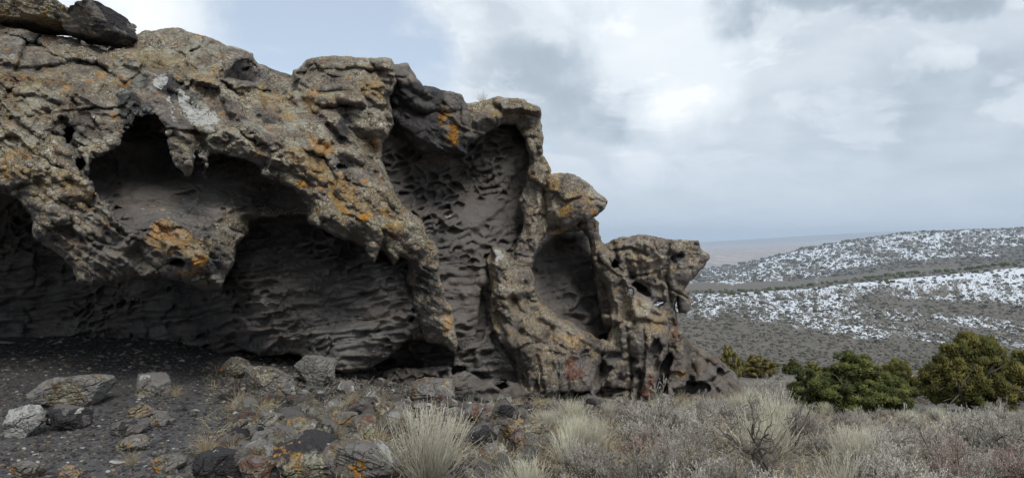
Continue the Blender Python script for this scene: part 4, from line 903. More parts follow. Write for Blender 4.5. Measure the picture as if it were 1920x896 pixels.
rng = np.random.RandomState(7)
STONES = [rock_mesh('stone', 1300 + k, (1, .85, .7), ICO3, planes=11, soft=.012, pale=[.7, .4, .9, .5, 1, .3][k], lichen=[.5, .2, .7, .3, .6, .1][k], dark=[.2, .5, .1, .4, 0, .3][k], white=[.2, .1, .3, 0, .5, .2][k], rust=[0, .2, .2, .5, .1, 0][k], tan=[.2, 0, .1, .2, 0, .1][k]) for k in range(6)]
zones = [(425, 980, 748, 900, 172, .11, .27), (980, 1500, 755, 900, 20, .05, .15), (1000, 1420, 738, 764, 22, .10, .30), (0, 430, 740, 900, 34, .03, .09), (560, 1000, 722, 790, 78, .07, .22)]
for (xa, xb, ya, yb, n, sa_, sb_) in zones:
    for k in range(n):
        x, t, z = ground_at(rng.uniform(xa, xb), rng.uniform(ya, yb)); s = rng.uniform(sa_, sb_) ** 1.0 * (1 if rng.rand() > .2 else 1.3)
        o = link('stone', STONES[rng.randint(6)], None, (x, t, z + s * .16)); o.scale = (s, s, s); o.rotation_euler = (rng.uniform(-.4, .4), rng.uniform(-.4, .4), rng.uniform(0, 6.3))
        if xa < 400 and xb < 500: tag(o, 'small loose stone lying on the dark dirt before the cave', 'stone', 'small stones on the cave dirt')
        else: tag(o, 'loose fist to head sized rock in the rubble and dry brush below the outcrop', 'stone', 'loose stones of the rubble slope')

# gravel: thousands of grains nobody could count
def scatter_mesh(name, base, N, place, scale, mat, attrs=None, flat=.6):
    V, F = base; P = np.array([place() for _ in range(N)]); s = rng.uniform(*scale, N) ** 1.0
    sc = np.stack([s, s * rng.uniform(.6, 1, N), s * flat * rng.uniform(.6, 1, N)], 1); a = rng.uniform(0, 6.28, N); c_, s_ = np.cos(a), np.sin(a)
    Q = V[None] * sc[:, None] * (1 + .25 * rng.uniform(-1, 1, (N, len(V), 1)))
    X = Q[..., 0] * c_[:, None] - Q[..., 1] * s_[:, None]; Y = Q[..., 0] * s_[:, None] + Q[..., 1] * c_[:, None]
    W = np.stack([X, Y, Q[..., 2]], 2) + P[:, None]
    FF = (F[None] + (np.arange(N) * len(V))[:, None, None]).reshape(-1, F.shape[1])
    at = {k: np.repeat(f(N), len(V)) for k, f in (attrs or {}).items()}
    return mesh_np(name, W.reshape(-1, 3), FF, mat, False, at)
def gxy(xa, xb, ta, tb):
    def f():
        t = math.exp(rng.uniform(math.log(ta), math.log(tb))); x = (rng.uniform(xa, xb) - CX) / FPX * t
        return (x, t)
    return f
def grains(N, xa, xb, ta, tb):
    t = np.exp(rng.uniform(math.log(ta), math.log(tb), N)); x = (rng.uniform(xa, xb, N) - CX) / FPX * t
    return x, t, ground_rel(x, t) + ZC
def scatter(name, base, N, area, scale, mat, attrs, label, flat=.6, sink=.2):
    x, t, z = grains(N, *area); it = iter(zip(x, t, z))
    me = scatter_mesh(name, base, N, lambda: next(it), scale, mat, attrs, flat)
    o = link(name, me); tag(o, label, None, None, 'stuff'); return o
ra = {'dark': lambda n: rng.choice([.3, .6, .9, .9], n), 'white': lambda n: (rng.rand(n) < .035) * .8, 'rust': lambda n: rng.choice([0, 0, 0, .5], n), 'lichen': lambda n: rng.choice([0, .5], n), 'pale': lambda n: rng.uniform(0, .6, n)}
scatter('gravel', ICO1, 12000, (-60, 760, 4.2, 10.5), (.004, .026), M_ROCK, ra, 'fine dark gravel on the dirt before the cave')
scatter('rubble', ICO1, 8000, (430, 1300, 4.2, 12), (.012, .065), M_ROCK, ra, 'small broken stones between the dry plants')

scatter('cave_debris', ICO1, 1700, (-60, 640, 8.8, 12.6), (.010, .05), M_ROCK, ra, 'broken flakes fallen along the back of the cave floor')
# ------------------------------------------------------------------ plants
def plant_mat(name, cols, rough=.85, var=.25):
    m, nt, b, co = new_mat(name); t = nt.attr('tint'); oi = nt.add('ShaderNodeObjectInfo')
    c = nt.ramp(t, cols)
    hv = nt.add('ShaderNodeHueSaturation'); nt.l.new(c, hv.inputs['Color'])
    nt.put(hv.inputs['Value'], nt.math('ADD', 1 - var, nt.math('MULTIPLY', oi.outputs['Random'], 2 * var)))
    nt.put(hv.inputs['Hue'], nt.math('ADD', .49, nt.math('MULTIPLY', oi.outputs['Random'], .02)))
    nt.l.new(hv.outputs[0], b.inputs['Base Color']); b.inputs['Roughness'].default_value = rough; b.inputs['Specular IOR Level'].default_value = .1
    return m
M_WOOD = plant_mat('grey_bark', [(0, (.06, .05, .042)), (.5, (.16, .14, .12)), (1, (.28, .255, .23))])
M_SAGE = plant_mat('sage_twigs', [(0, (.11, .092, .08)), (.4, (.27, .245, .215)), (.75, (.46, .43, .375)), (1, (.68, .65, .58))])
M_PINK = plant_mat('pink_twigs', [(0, (.12, .075, .065)), (.5, (.30, .21, .18)), (1, (.55, .45, .40))], var=.12)
M_RABB = plant_mat('straw_stems', [(0, (.14, .12, .10)), (.4, (.36, .33, .26)), (.7, (.56, .53, .41)), (1, (.74, .71, .56))], var=.15)
M_GRAS = plant_mat('straw_grass', [(0, (.20, .15, .09)), (.5, (.42, .34, .20)), (1, (.62, .54, .36))], var=.12)
M_JUN = plant_mat('juniper_leaves', [(0, (.030, .038, .016)), (.45, (.080, .092, .030)), (.8, (.15, .155, .05)), (1, (.25, .22, .075))], var=.12)
M_JUNO = plant_mat('olive_juniper_leaves', [(0, (.042, .050, .020)), (.45, (.125, .125, .038)), (.8, (.215, .198, .06)), (1, (.32, .265, .085))], var=.1)
M_JUNY = plant_mat('yellow_juniper_leaves', [(0, (.06, .06, .022)), (.5, (.17, .155, .05)), (1, (.32, .26, .09))], var=.12)

def nrm(v): return v / (np.linalg.norm(v, axis=-1, keepdims=True) + 1e-9)
def grow(r, start, d, length, m, wob, up):
    N = len(start); P = np.zeros((N, m + 1, 3)); P[:, 0] = start; d = nrm(d.copy())
    for k in range(m):
        d = nrm(d + wob * r.normal(size=(N, 3)) + np.array([0, 0, up])); P[:, k + 1] = P[:, k] + d * (length / m)[:, None]
    return P
def tubes(P, R0, R1, sides=3):
    N, M, _ = P.shape; T = nrm(np.gradient(P, axis=1)); ref = np.where(np.abs(T[..., 2:3]) > .9, np.array([1., 0, 0]), np.array([0, 0, 1.]))
    A = nrm(np.cross(T, ref)); B = np.cross(T, A); R = (R0[:, None] + (R1 - R0)[:, None] * np.linspace(0, 1, M))[..., None]
    V = np.stack([P + R * (math.cos(2 * math.pi * s / sides) * A + math.sin(2 * math.pi * s / sides) * B) for s in range(sides)], 2)
    b = (np.arange(N) * M * sides)[:, None, None] + (np.arange(M - 1) * sides)[None, :, None] + np.arange(sides)[None, None]
    b2 = (np.arange(N) * M * sides)[:, None, None] + (np.arange(M - 1) * sides)[None, :, None] + ((np.arange(sides) + 1) % sides)[None, None]
    F = np.stack([b, b2, b2 + sides, b + sides], -1).reshape(-1, 4)
    return V.reshape(-1, 3), F
def leaves(r, P, D, L, W):
    """one slim quad per leaf"""
    S = nrm(np.cross(D, r.normal(size=D.shape))) * (W / 2)[:, None]; E = P + nrm(D) * L[:, None]; Mid = (P + E) / 2
    V = np.stack([P, Mid + S, E, Mid - S], 1).reshape(-1, 3); F = np.arange(len(P) * 4).reshape(-1, 4); return V, F
def join(parts):
    Vs, Fs, Ts, o = [], [], [], 0
    for V, F, t in parts:
        Vs.append(V); Fs.append(F + o); Ts.append(np.broadcast_to(t, (len(V),)) if np.ndim(t) == 0 else t); o += len(V)
    return np.concatenate(Vs), np.concatenate(Fs), np.concatenate(Ts)
def along(r, P, n, lo=.25, hi=1.0):
    """n random points per path, with the local direction"""
    N, M, _ = P.shape; q = r.uniform(lo, hi, (N, n)) * (M - 1); i = np.minimum(q.astype(int), M - 2); f = (q - i)[..., None]; a = np.arange(N)[:, None]
    return (P[a, i] * (1 - f) + P[a, i + 1] * f).reshape(-1, 3), nrm((P[a, i + 1] - P[a, i])).reshape(-1, 3)
def mesh_plant(name, parts, mat):
    V, F, t = join(parts); return mesh_np(name, V, F, mat, True, {'tint': np.clip(t, 0, 1)})

def sagebrush(seed, dense=1.0, pink=False, droop=.12):
    r = np.random.RandomState(seed); n0 = 9; az = r.uniform(0, 6.28, n0); el = r.uniform(.35, 1.25, n0)
    d = np.stack([np.cos(az) * np.cos(el), np.sin(az) * np.cos(el), np.sin(el)], 1)
    T = grow(r, np.zeros((n0, 3)) + r.normal(size=(n0, 3)) * [.03, .03, 0], d, r.uniform(.38, .62, n0), 6, .28, .05)
    s1, d1 = along(r, T, 9, .3); B = grow(r, s1, nrm(d1 + 1.0 * r.normal(size=d1.shape) + [0, 0, .3]), r.uniform(.14, .30, len(s1)), 4, .3, droop)
    s2, d2 = along(r, B, int(11 * dense), .15); C = grow(r, s2, nrm(d2 + .9 * r.normal(size=d2.shape) + [0, 0, .55]), r.uniform(.06, .15, len(s2)), 2, .22, .15)
    s3, d3 = along(r, C, 3 if not pink else 6, .3)
    if pink: LV = leaves(r, s3, d3 + .6 * r.normal(size=d3.shape), r.uniform(.012, .03, len(s3)), np.full(len(s3), .011))
    else: LV = leaves(r, s3, d3 + .5 * r.normal(size=d3.shape) + [0, 0, .4], r.uniform(.02, .05, len(s3)), r.uniform(.005, .009, len(s3)))
    w = mesh_plant('branches', [(*tubes(T, np.full(len(T), .016), np.full(len(T), .006)), .25), (*tubes(B, np.full(len(B), .0055), np.full(len(B), .0028)), .6)], M_WOOD)
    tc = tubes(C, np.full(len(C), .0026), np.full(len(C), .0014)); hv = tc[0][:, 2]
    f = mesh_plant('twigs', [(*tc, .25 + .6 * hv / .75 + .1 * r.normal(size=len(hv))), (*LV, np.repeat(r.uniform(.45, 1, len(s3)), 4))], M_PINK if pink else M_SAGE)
    return w, f
def rabbitbrush(seed, n=300, spread=.55):
    r = np.random.RandomState(seed); az = r.uniform(0, 6.28, n); el = np.pi / 2 - np.abs(r.normal(0, spread, n)).clip(0, 1.25)
    d = np.stack([np.cos(az) * np.cos(el), np.sin(az) * np.cos(el), np.sin(el)], 1)
    S = grow(r, np.stack([np.cos(az) * .10 * r.rand(n), np.sin(az) * .10 * r.rand(n), np.zeros(n)], 1), d, r.uniform(.5, .98, n), 5, .13, .07)
    s1, d1 = along(r, S, 2, .55, .95); B = grow(r, s1, nrm(d1 + .22 * r.normal(size=d1.shape)), r.uniform(.08, .24, len(s1)), 2, .06, .08)
    tip = B[:, -1]; td = nrm(B[:, -1] - B[:, -2]); LV = leaves(r, tip - td * .004, td, r.uniform(.012, .024, len(tip)), np.full(len(tip), .010))
    k = 60; az2 = r.uniform(0, 6.28, k); W = grow(r, np.zeros((k, 3)), np.stack([np.cos(az2), np.sin(az2), r.uniform(.1, .8, k)], 1), r.uniform(.15, .42, k), 5, .35, .02)
    w = mesh_plant('branches', [(*tubes(W, np.full(k, .006), np.full(k, .002)), .55)], M_WOOD)
    ts = tubes(S, np.full(n, .0036), np.full(n, .0020)); tb = tubes(B, np.full(len(B), .0022), np.full(len(B), .0014))
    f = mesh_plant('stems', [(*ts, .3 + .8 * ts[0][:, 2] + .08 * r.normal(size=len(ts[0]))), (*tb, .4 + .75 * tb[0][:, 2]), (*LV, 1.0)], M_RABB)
    return w, f
def grass_tuft(seed, n=170, lean=.7):
    r = np.random.RandomState(seed); az = r.uniform(0, 6.28, n); el = r.uniform(.5, 1.5, n)
    d = np.stack([np.cos(az) * np.cos(el), np.sin(az) * np.cos(el), np.sin(el)], 1)
    S = grow(r, np.stack([np.cos(az) * .1 * r.rand(n), np.sin(az) * .1 * r.rand(n), np.zeros(n)], 1), d, r.uniform(.5, 1.1, n), 6, .12, -.26 * lean)
    t = tubes(S, np.full(n, .0070), np.full(n, .0020)); return mesh_plant('grass_tuft', [(*t, np.repeat(r.uniform(.2, 1, n), 21))], M_GRAS)
def snag(seed):
    r = np.random.RandomState(seed); n0 = 5; az = r.uniform(0, 6.28, n0); T = grow(r, np.zeros((n0, 3)), np.stack([np.cos(az), np.sin(az), r.uniform(.15, .9, n0)], 1), r.uniform(.6, 1.0, n0), 9, .34, .0)
    s1, d1 = along(r, T, 6, .3); B = grow(r, s1, nrm(d1 + 1. * r.normal(size=d1.shape)), r.uniform(.2, .45, len(s1)), 6, .34, .02)
    s2, d2 = along(r, B, 6, .2); C = grow(r, s2, nrm(d2 + .9 * r.normal(size=d2.shape)), r.uniform(.08, .2, len(s2)), 3, .3, .02)
    f = lambda P, a, b: tubes(P, np.full(len(P), a), np.full(len(P), b), 4)
    w = mesh_plant('branches', [(*f(T, .024, .009), .2), (*f(B, .009, .004), .35)], M_WOOD); c = mesh_plant('twigs', [(*f(C, .0038, .002), .5)], M_WOOD)
    return w, c
SAGE = [sagebrush(40 + k, [1, 1.2, .8, 1, 1.1, .9][k]) for k in range(6)]; PINK = [sagebrush(60 + k, .9, True) for k in range(2)]
RABB = [rabbitbrush(70), rabbitbrush(71, 260, .7), rabbitbrush(72, 160, .38), rabbitbrush(73, 110, .55), rabbitbrush(74, 190, .85)]; TUFT = [grass_tuft(80), grass_tuft(81, 120, 1.1), grass_tuft(82, 90, .4)]; SNAG = [snag(90), snag(91), snag(92)]
def put_plant(nm, pair, x, t, z, s, labl, cat, group=None, rz=None, sz=1.0, pn=('branches', 'twigs')):
    e = bpy.data.objects.new(nm, None); coll.objects.link(e); e.empty_display_size = .2; e.location = (x, t, z - .01)
    e.scale = (s, s, s * sz); e.rotation_euler = (rng.uniform(-.08, .08), rng.uniform(-.08, .08), rng.uniform(0, 6.3) if rz is None else rz)
    tag(e, labl, cat, group)
    for k, me in enumerate(pair):
        o = bpy.data.objects.new(pn[k], me); coll.objects.link(o); o.parent = e
    return e
RS = ('branches', 'stems')
# plants the photograph lets you single out: x0, x1, top row, base row
HERO = [
 ('rabbitbrush', RABB[0], 730, 872, 758, 915, 'tall straw coloured bush of upright stems in the middle of the bottom edge', RS),
 ('rabbitbrush', RABB[1], 1024, 1180, 788, 862, 'wide pale bush of fanned grey stems below the outcrop foot', RS),
 ('rabbitbrush', RABB[1], 1036, 1110, 742, 800, 'small greenish straw bush at the foot of the buttress', RS),
 ('rabbitbrush', RABB[2], 994, 1062, 676, 752, 'upright bare grey bush standing against the buttress wall', RS),
 ('rabbitbrush', RABB[2], 1062, 1100, 772, 820, 'slim pale upright bush between brown tangle and ochre boulder', RS),
 ('rabbitbrush', RABB[0], 1536, 1664, 792, 886, 'pale straw bush with stems leaning right, near the junipers', RS),
 ('rabbitbrush', RABB[1], 940, 1030, 852, 930, 'yellowish straw bush cut by the bottom edge', RS),
 ('sagebrush', SAGE[1], 1300, 1392, 726, 806, 'dense pale grey sagebrush at the right end of the outcrop', None),
 ('pink_sagebrush', PINK[0], 1728, 1862, 806, 935, 'pinkish frosted sagebrush at the lower right', None),
 ('pink_sagebrush', PINK[1], 1850, 1990, 812, 940, 'second pinkish sagebrush, cut by the right edge', None),
 ('pink_sagebrush', PINK[1], 896, 934, 750, 786, 'low reddish pink dried plant beside an orange brown rock', None),
 ('dead_brush', SNAG[0], 1380, 1520, 742, 905, 'dark dead branches reaching up at the lower right of the middle', None),
 ('dead_brush', SNAG[1], 1180, 1330, 806, 905, 'twisted dead trunk sprawling over the bottom edge', None),
 ('dead_brush', SNAG[2], 1450, 1530, 762, 850, 'thin dark snag left of the near juniper', None),
]
for nm, pair, x0, x1, y0, y1, labl, pn in HERO:
    px = (x0 + x1) / 2; x, t, z = seat(px, min(y1, 905)); 
    if y1 > 905: t = t * (457. / (y1 - 448.)); x = (px - CX) / FPX * t; z = ground_z(x, t)
    h = (y1 - y0) / FPX * t; w = (x1 - x0) / FPX * t; s = max(w / 1.1, h * .6) if nm != 'rabbitbrush' else h / .98
    put_plant(nm, pair, x, t, z, s, labl, 'dead bush' if nm == 'dead_brush' else 'bush', None, None, h / s / (.95 if nm == 'rabbitbrush' else .75), pn or ('branches', 'twigs'))
TUFTS = [(425, 470, 735, 772, 'drooping straw tuft at the left rim of the rubble', 0), (470, 512, 742, 775, 'straw tuft leaning over a pale grey rock', 1), (360, 412, 802, 852, 'long straw tuft flopping left behind the black angular rock', 0), (408, 462, 815, 856, 'flattened straw tuft right of the black angular rock', 1), (228, 262, 848, 874, 'little yellow tuft on the dark dirt near the bottom edge', 2),
         (575, 608, 752, 778, 'short tan tuft on the dirt behind the rubble', 2), (640, 678, 732, 765, 'tan tuft leaning right before the dark undercut', 0), (700, 738, 728, 766, 'upright straw tuft left of the reddish brown boulder', 2), (318, 345, 728, 745, 'faint orange brown tuft beside a flat grey rock', 2), (720, 760, 815, 870, 'ragged straw tuft against the straw coloured bush', 1), (878, 915, 806, 842, 'straw tuft between the straw coloured bush and black rock', 1)]
for x0, x1, y0, y1, labl, k in TUFTS:
    px = (x0 + x1) / 2; x, t, z = seat(px, y1); s = (x1 - x0) / FPX * t / 1.0
    o = link('grass_tuft', TUFT[k], None, (x, t, z)); o.scale = (s, s, s * 1.1); o.rotation_euler = (0, 0, rng.uniform(0, 6)); tag(o, labl, 'grass tuft')
# dry plants rooted on top of the outcrop, and pale scraps on the dirt
for px, py, t, s, k, labl in ((266, 122, 9.35, .22, 2, 'dry flower tuft growing on the outcrop above the white stained hollow'), (296, 118, 9.35, .20, 1, 'few long dry stalks sticking up from the outcrop top left of the white stain'), (905, 196, 11.5, .22, 2, 'wispy dry tuft on the crest of the arched rim')):
    o = link('grass_tuft', TUFT[k], None, wpos(px, py, t)); o.scale = (s, s, s * 1.2); tag(o, labl, 'grass tuft')
for px, py, w, labl in ((10, 645, .3, 'pale flat stone lying far back in the cave at the left edge'), (366, 770, .10, 'pale flat chip of stone on the dark dirt'), (224, 870, .12, 'whitish chip lying by the bottom edge')):
    x, t, z = ground_at(px, py); o = link('stone', rock_mesh('stone', 77 + px, (w, w * .5, w * .16), ICO3, white=1, lichen=0), None, (x, t, z + w * .05)); tag(o, labl, 'stone')
# the thicket
pts = []
def far_enough(x, t, dmin): return all((x - a) ** 2 + (t - b) ** 2 > dmin * dmin for a, b in pts)
cnt = 0; tries = 0
while cnt < 285 and tries < 60000:
    tries += 1
    t = math.exp(rng.uniform(math.log(4.3), math.log(31))); px = rng.uniform(900, 2020); x = (px - CX) / FPX * t
    lim = np.interp(px, [900, 1000, 1200, 1400, 1440], [5.6, 9.0, 11.3, 13.6, 31])
    if t > lim: continue
    if px < 1240 and t < 7.5 and rng.rand() < .35: continue
    if not far_enough(x, t, .26 + .020 * t): continue
    if 1500 < px < 1900 and 13.6 < t < 17: continue
    pts.append((x, t)); cnt += 1; z = ground_z(x, t)
    env = np.interp(px, [900, 1000, 1100, 1250, 1400, 1450, 1480, 1560, 1700, 1750, 1920, 2020], [800, 775, 762, 752, 728, 704, 775, 790, 782, 768, 766, 755])
    smax = (ZC + (CY - env) / FPX * t - z) / .66
    smax = max(smax, .30)
    q = rng.rand(); s = rng.uniform(.42, .72) * (1 if px > 1150 else .75) * (1.15 if t > 12 else 1)
    if t < 5.5: s *= .8
    s = min(s, smax * (rng.uniform(.75, 1.0) if rng.rand() < .6 else rng.uniform(1.0, 1.38)) * (1 if t > 5 else .85))
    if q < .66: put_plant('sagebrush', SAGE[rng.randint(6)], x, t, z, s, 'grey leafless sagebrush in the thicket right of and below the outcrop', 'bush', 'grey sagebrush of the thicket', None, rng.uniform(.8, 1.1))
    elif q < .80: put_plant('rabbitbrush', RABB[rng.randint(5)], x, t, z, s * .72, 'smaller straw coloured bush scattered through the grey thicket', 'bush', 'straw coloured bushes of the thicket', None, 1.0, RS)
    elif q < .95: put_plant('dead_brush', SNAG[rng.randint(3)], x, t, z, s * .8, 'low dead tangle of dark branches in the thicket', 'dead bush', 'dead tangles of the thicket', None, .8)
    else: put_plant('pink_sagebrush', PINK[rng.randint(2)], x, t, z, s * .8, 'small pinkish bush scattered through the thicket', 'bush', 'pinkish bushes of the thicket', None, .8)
for k in range(46):
    px = rng.uniform(560, 1420); y = rng.uniform(752, 892); x, t, z = seat(px, y); s = rng.uniform(.12, .3)
    o = link('grass_tuft', TUFT[rng.randint(3)], None, (x, t, z)); o.scale = (s,) * 3; o.rotation_euler = (0, 0, rng.uniform(0, 6)); tag(o, 'small straw grass tuft between loose stones and bushes', 'grass tuft', 'small straw tufts of the slope')
# litter of dry blades and twigs
def litter(name, N, area, mat, label, L0, L1, up):
    x, t, z = grains(N, *area); P = np.stack([x, t, z], 1); d = rng.normal(size=(N, 3)); d[:, 2] = np.abs(d[:, 2]) * up
    S = grow(rng, P, d, rng.uniform(L0, L1, N), 2, .25, 0.0); V, F = tubes(S, np.full(N, .0022), np.full(N, .0012))
    o = link(name, mesh_np(name, V, F, mat, True, {'tint': np.repeat(rng.uniform(0, 1, N), 9)})); tag(o, label, None, None, 'stuff')
litter('dry_grass', 16000, (900, 1980, 4.0, 16), M_GRAS, 'thin dry grass under the bushes', .04, .16, 1.0)
litter('twig_litter', 16000, (600, 1980, 4.0, 15), M_SAGE, 'fallen grey twigs under the bushes', .04, .16, .5)
litter('straw_litter', 3500, (380, 900, 4.3, 9.5), M_GRAS, 'bits of straw in the rubble', .03, .10, .5)

# junipers
def juniper(seed, nc=120, nt_=150, mat=None, tuft=.05, wide=1.15):
    r = np.random.RandomState(seed); k = 7; az = r.uniform(0, 6.28, k)
    T = grow(r, r.normal(size=(k, 3)) * [.04, .04, 0], np.stack([np.cos(az) * .8, np.sin(az) * .8, r.uniform(.5, 1.4, k)], 1), r.uniform(.5, .8, k), 7, .2, .06)
    s1, d1 = along(r, T, 6, .3); B = grow(r, s1, nrm(d1 + .8 * r.normal(size=d1.shape)), r.uniform(.2, .4, len(s1)), 5, .25, .03)
    w = mesh_plant('trunk', [(*tubes(T, np.full(k, .035), np.full(k, .012), 5), .3), (*tubes(B, np.full(len(B), .01), np.full(len(B), .004), 5), .4)], M_WOOD)
    cen = []
    lob = [(.34 * wide * math.cos(a) + r.uniform(-.05, .05), .3 * math.sin(a), r.uniform(.18, .42), r.uniform(.2, .27)) for a in np.linspace(0, 6.28, 8)[:7]] + [(r.uniform(-.22, .22) * wide, r.uniform(-.15, .15), r.uniform(.45, .6), r.uniform(.22, .28)) for _ in range(3)] + [(r.uniform(-.08, .08), 0, .74, .2)]
    while len(cen) < nc:
        L = lob[r.randint(11)]; q = r.normal(size=3); q /= np.linalg.norm(q); rr = L[3] * r.uniform(.5, 1.12)
        p = np.array([L[0] + q[0] * rr * 1.1, L[1] + q[1] * rr, L[2] + q[2] * rr * .9])
        if .04 < p[2] < 1.0: cen.append(p)
    cen = np.array(cen); R = r.uniform(.035, .085, nc)
    q = nrm(r.normal(size=(nc, nt_, 3)) + [0, 0, .25]); rad3 = R[:, None, None] * r.uniform(.45, 1.05, (nc, nt_, 1))
    P = (cen[:, None] + q * rad3 * [1, 1, .85]).reshape(-1, 3); D = nrm(q.reshape(-1, 3) + .5 * r.normal(size=(nc * nt_, 3)) + [0, 0, .45])
    N = len(P); S1 = nrm(np.cross(D, r.normal(size=D.shape))); S2 = np.cross(D, S1); L = r.uniform(.5, 1.2, N)[:, None] * tuft; Wd = L * .30
    tri = [P + Wd * (math.cos(a) * S1 + math.sin(a) * S2) for a in (0, 2.09, 4.19)]
    V = np.stack(tri + [P + D * L], 1).reshape(-1, 3); b = np.arange(N)[:, None] * 4
    F = np.concatenate([b + [0, 1, 3], b + [1, 2, 3], b + [2, 0, 3]], 0)
    tint = np.repeat((r.uniform(.15, .75, nc)[:, None] + r.normal(0, .14, (nc, nt_))).ravel(), 4)
    f = mesh_np('crown', V, F, mat or M_JUN, False, {'tint': np.clip(tint, 0, 1)})
    return w, f
JUN = [juniper(11, 430, 160, None, .034), juniper(15, 430, 160, M_JUNO, .034, 1.0), juniper(13, 160, 140, M_JUNY, .05)]
TR = [(1488, 1700, 660, 798, 14.2, 0, 'dark green rounded juniper, the nearest and darkest one'), (1728, 1925, 622, 800, 15.0, 1, 'tall olive green juniper right of the darkest one'), (1868, 2080, 636, 800, 16.5, 1, 'juniper cut by the right edge of the view'),
      (1386, 1458, 664, 720, 27, 2, 'low yellowish juniper just past the right end of the outcrop'), (1346, 1394, 646, 720, 24, 2, 'yellow green juniper half hidden by the outcrop toe'), (1468, 1505, 672, 706, 29, 0, 'little dark juniper between two wider ones on the slope crest'),
      (1504, 1540, 676, 706, 29, 2, 'little olive juniper touching the nearest dark one'), (1640, 1730, 672, 760, 19, 1, 'olive juniper wedged behind the two large ones')]
for x0, x1, y0, y1, t, k, labl in TR:
    px = (x0 + x1) / 2; x = (px - CX) / FPX * t; z = ground_z(x, t); top = ZC + (CY - y0) / FPX * t; h = top - z; w = (x1 - x0) / FPX * t
    e = put_plant('juniper_tree', JUN[k], x, t, z, w / 1.3, labl, 'juniper', None, rng.uniform(-.5, .5) + (3.1 if k == 1 else 0), h / .93 / (w / 1.3), ('trunk', 'crown'))

# a copy that stands closest to a landmark on one side of it is named by that
def name_by_landmarks(kind, word, marks, dmax, cond=lambda o: True):
    obs = [o for o in coll.objects if o.parent is None and o.name.split('.')[0] == kind and o.get('group') and cond(o)]
    taken = set()
    for (lx, ly), phrase in marks:
        for rel, f in (('just left of', lambda dx, dy: dx < 0 and abs(dy) < -dx), ('just right of', lambda dx, dy: dx > 0 and abs(dy) < dx), ('close behind', lambda dx, dy: dy > 0 and abs(dx) < dy), ('close in front of', lambda dx, dy: dy < 0 and abs(dx) < -dy)):
            c = [(math.hypot(o.location.x - lx, o.location.y - ly), o.name) for o in obs if o.name not in taken and f(o.location.x - lx, o.location.y - ly)]
            if c and min(c)[0] < dmax:
                n = min(c)[1]; taken.add(n); bpy.data.objects[n]['label'] = '%s %s the %s' % (word, rel, phrase)
MARK = {'tall straw coloured bush of': 'tall straw coloured bush at the bottom edge', 'wide pale bush of': 'wide pale bush below the outcrop', 'small greenish straw': 'small greenish straw bush by the buttress', 'slim pale upright': 'slim pale upright bush',
 'pale straw bush with': 'pale straw bush near the junipers', 'dense pale grey': 'dense pale sagebrush at the outcrop end', 'pinkish frosted': 'pinkish frosted sagebrush', 'dark dead branches': 'dark dead branches', 'twisted dead trunk': 'twisted dead trunk',
 'thin dark snag': 'thin dark snag', 'dark green rounded': 'darkest near juniper', 'tall olive green': 'tall olive juniper', 'low yellowish juniper': 'low yellowish juniper', 'squarish grey block': 'squarish grey block under the belly', 'brick shaped': 'brick shaped reddish boulder',
 'ochre yellow lichened': 'ochre yellow boulder', 'blackish rock right': 'blackish rock beside the straw bush', 'blue black angular': 'blue black angular rock', 'large grey boulder': 'large grey boulder on the dirt', 'upright orange brown': 'upright orange brown slab',
 'olive tan layered': 'olive tan layered rock', 'chocolate brown': 'chocolate brown oval rock', 'small upright orange': 'small upright orange stone', 'pinkish flat stone': 'pinkish flat stone', 'orange brown rock beside': 'orange brown rock', 'dark grey rock in': 'dark grey rock by the small cave mouth',
 'grey rock with white crust': 'grey rock with white crust', 'rounded brown rock': 'rounded brown rock on the dirt', 'flat grey rock with one': 'flat grey rock with a white corner', 'long pale grey rock': 'long pale sloping rock', 'brown stone among': 'brown stone among grey brush', 'low ochre rock': 'low ochre rock at the outcrop foot'}
MK = [((o.location.x, o.location.y), MARK[k]) for o in coll.objects if o.parent is None and o.get('label') for k in MARK if o['label'].startswith(k)]
name_by_landmarks('sagebrush', 'grey sagebrush', MK, 1.6); name_by_landmarks('rabbitbrush', 'smaller straw bush', MK, 1.8); name_by_landmarks('dead_brush', 'low dead tangle', MK, 2.0)
name_by_landmarks('pink_sagebrush', 'small pinkish bush', MK, 2.0); name_by_landmarks('stone', 'loose stone', MK, .8); name_by_landmarks('grass_tuft', 'small straw tuft', MK, .9)

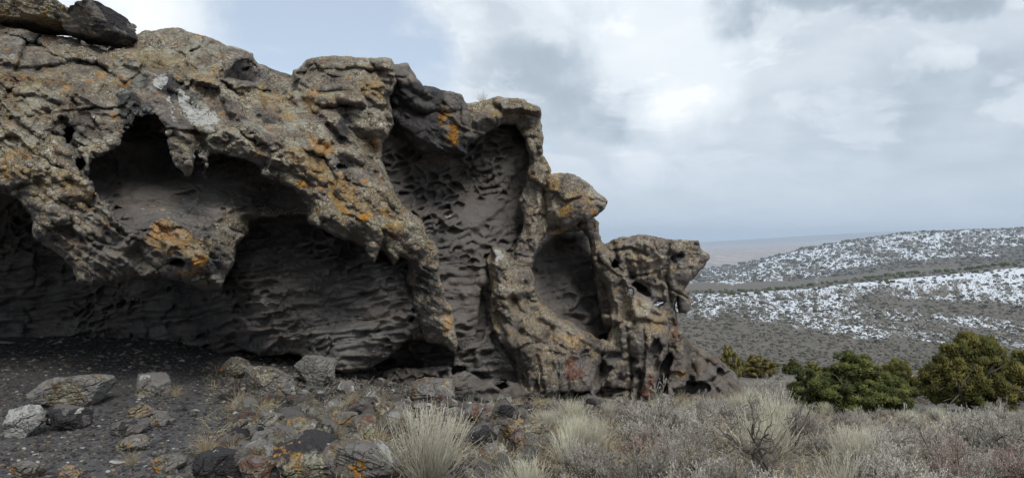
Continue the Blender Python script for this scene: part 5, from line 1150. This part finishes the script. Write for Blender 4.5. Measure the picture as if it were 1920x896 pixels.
# distant junipers along the ridges
def blobtree(seed):
    P, F = rock_shape(seed, (1, 1, .85), ICO2, planes=10, noise_amp=.22, soft=.12); P[:, 2] += .34
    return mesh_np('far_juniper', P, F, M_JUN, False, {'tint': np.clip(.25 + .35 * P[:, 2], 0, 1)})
FJ = [blobtree(700 + k) for k in range(4)]
def ridge(t, px): return (px - CX) / FPX * t
for k in range(150):
    u = rng.rand()
    if u < .72: px = 1290 + 650 * rng.rand() ** .8; t = 1200 + rng.normal() * 22; s = rng.uniform(4.0, 9.5) * (.6 + .4 * (px - 1290) / 630)
    else: px = rng.uniform(1290, 1930); t = 1170 - 70 * rng.rand(); s = rng.uniform(4, 8)
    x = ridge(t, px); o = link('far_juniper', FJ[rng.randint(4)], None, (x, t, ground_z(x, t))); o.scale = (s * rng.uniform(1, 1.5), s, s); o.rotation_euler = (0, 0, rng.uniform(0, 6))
    tag(o, 'tiny dark juniper dotting the snowy ridge across the valley', 'juniper', 'junipers on the middle ridge')
for k in range(110):
    px = rng.uniform(1290, 1930); t = 3500 - 60 * rng.rand() if rng.rand() < .6 else rng.uniform(2600, 3450)
    x = ridge(t, px); s = rng.uniform(7, 15); o = link('far_juniper', FJ[rng.randint(4)], None, (x, t, ground_z(x, t))); o.scale = (s * 1.5, s, s)
    tag(o, 'speck of dark juniper on the farthest snowy hill', 'juniper', 'junipers on the farthest snowy hill')
# sage of the valley: thousands of low bushes
def brush(N, ta, tb, name, label):
    rows = []
    px = rng.uniform(700, 2350, N * 2); row = rng.uniform(0, 1, N * 2)
    t = np.exp(rng.uniform(math.log(ta), math.log(tb), N * 2)); t = t[:N]; px = px[:N]
    x = (px - CX) / FPX * t; z = ground_rel(x, t) + ZC
    V, F = ICO1; s = np.clip(rng.lognormal(-6.3, .45, N), .0007, .006) * t ** .92 * 1.25
    Q = V[None] * np.stack([s, s, s * .7], 1)[:, None] * (1 + .3 * rng.uniform(-1, 1, (N, len(V), 1))); W = Q + np.stack([x, t, z + s * .2], 1)[:, None]
    FF = (F[None] + (np.arange(N) * len(V))[:, None, None]).reshape(-1, 3)
    o = link(name, mesh_np(name, W.reshape(-1, 3), FF, M_BRUSH, False, {'tint': np.repeat(rng.uniform(0, 1, N), len(V))})); tag(o, label, None, None, 'stuff')
M_BRUSH = plant_mat('valley_sage', [(0, (.05, .048, .042)), (.5, (.10, .095, .080)), (1, (.17, .16, .13))], var=.02)
brush(26000, 200, 1230, 'valley_brush', 'low grey sage covering the valley floor')
brush(13000, 1900, 3480, 'hill_brush', 'dark scrub dotting the far snowy hill')
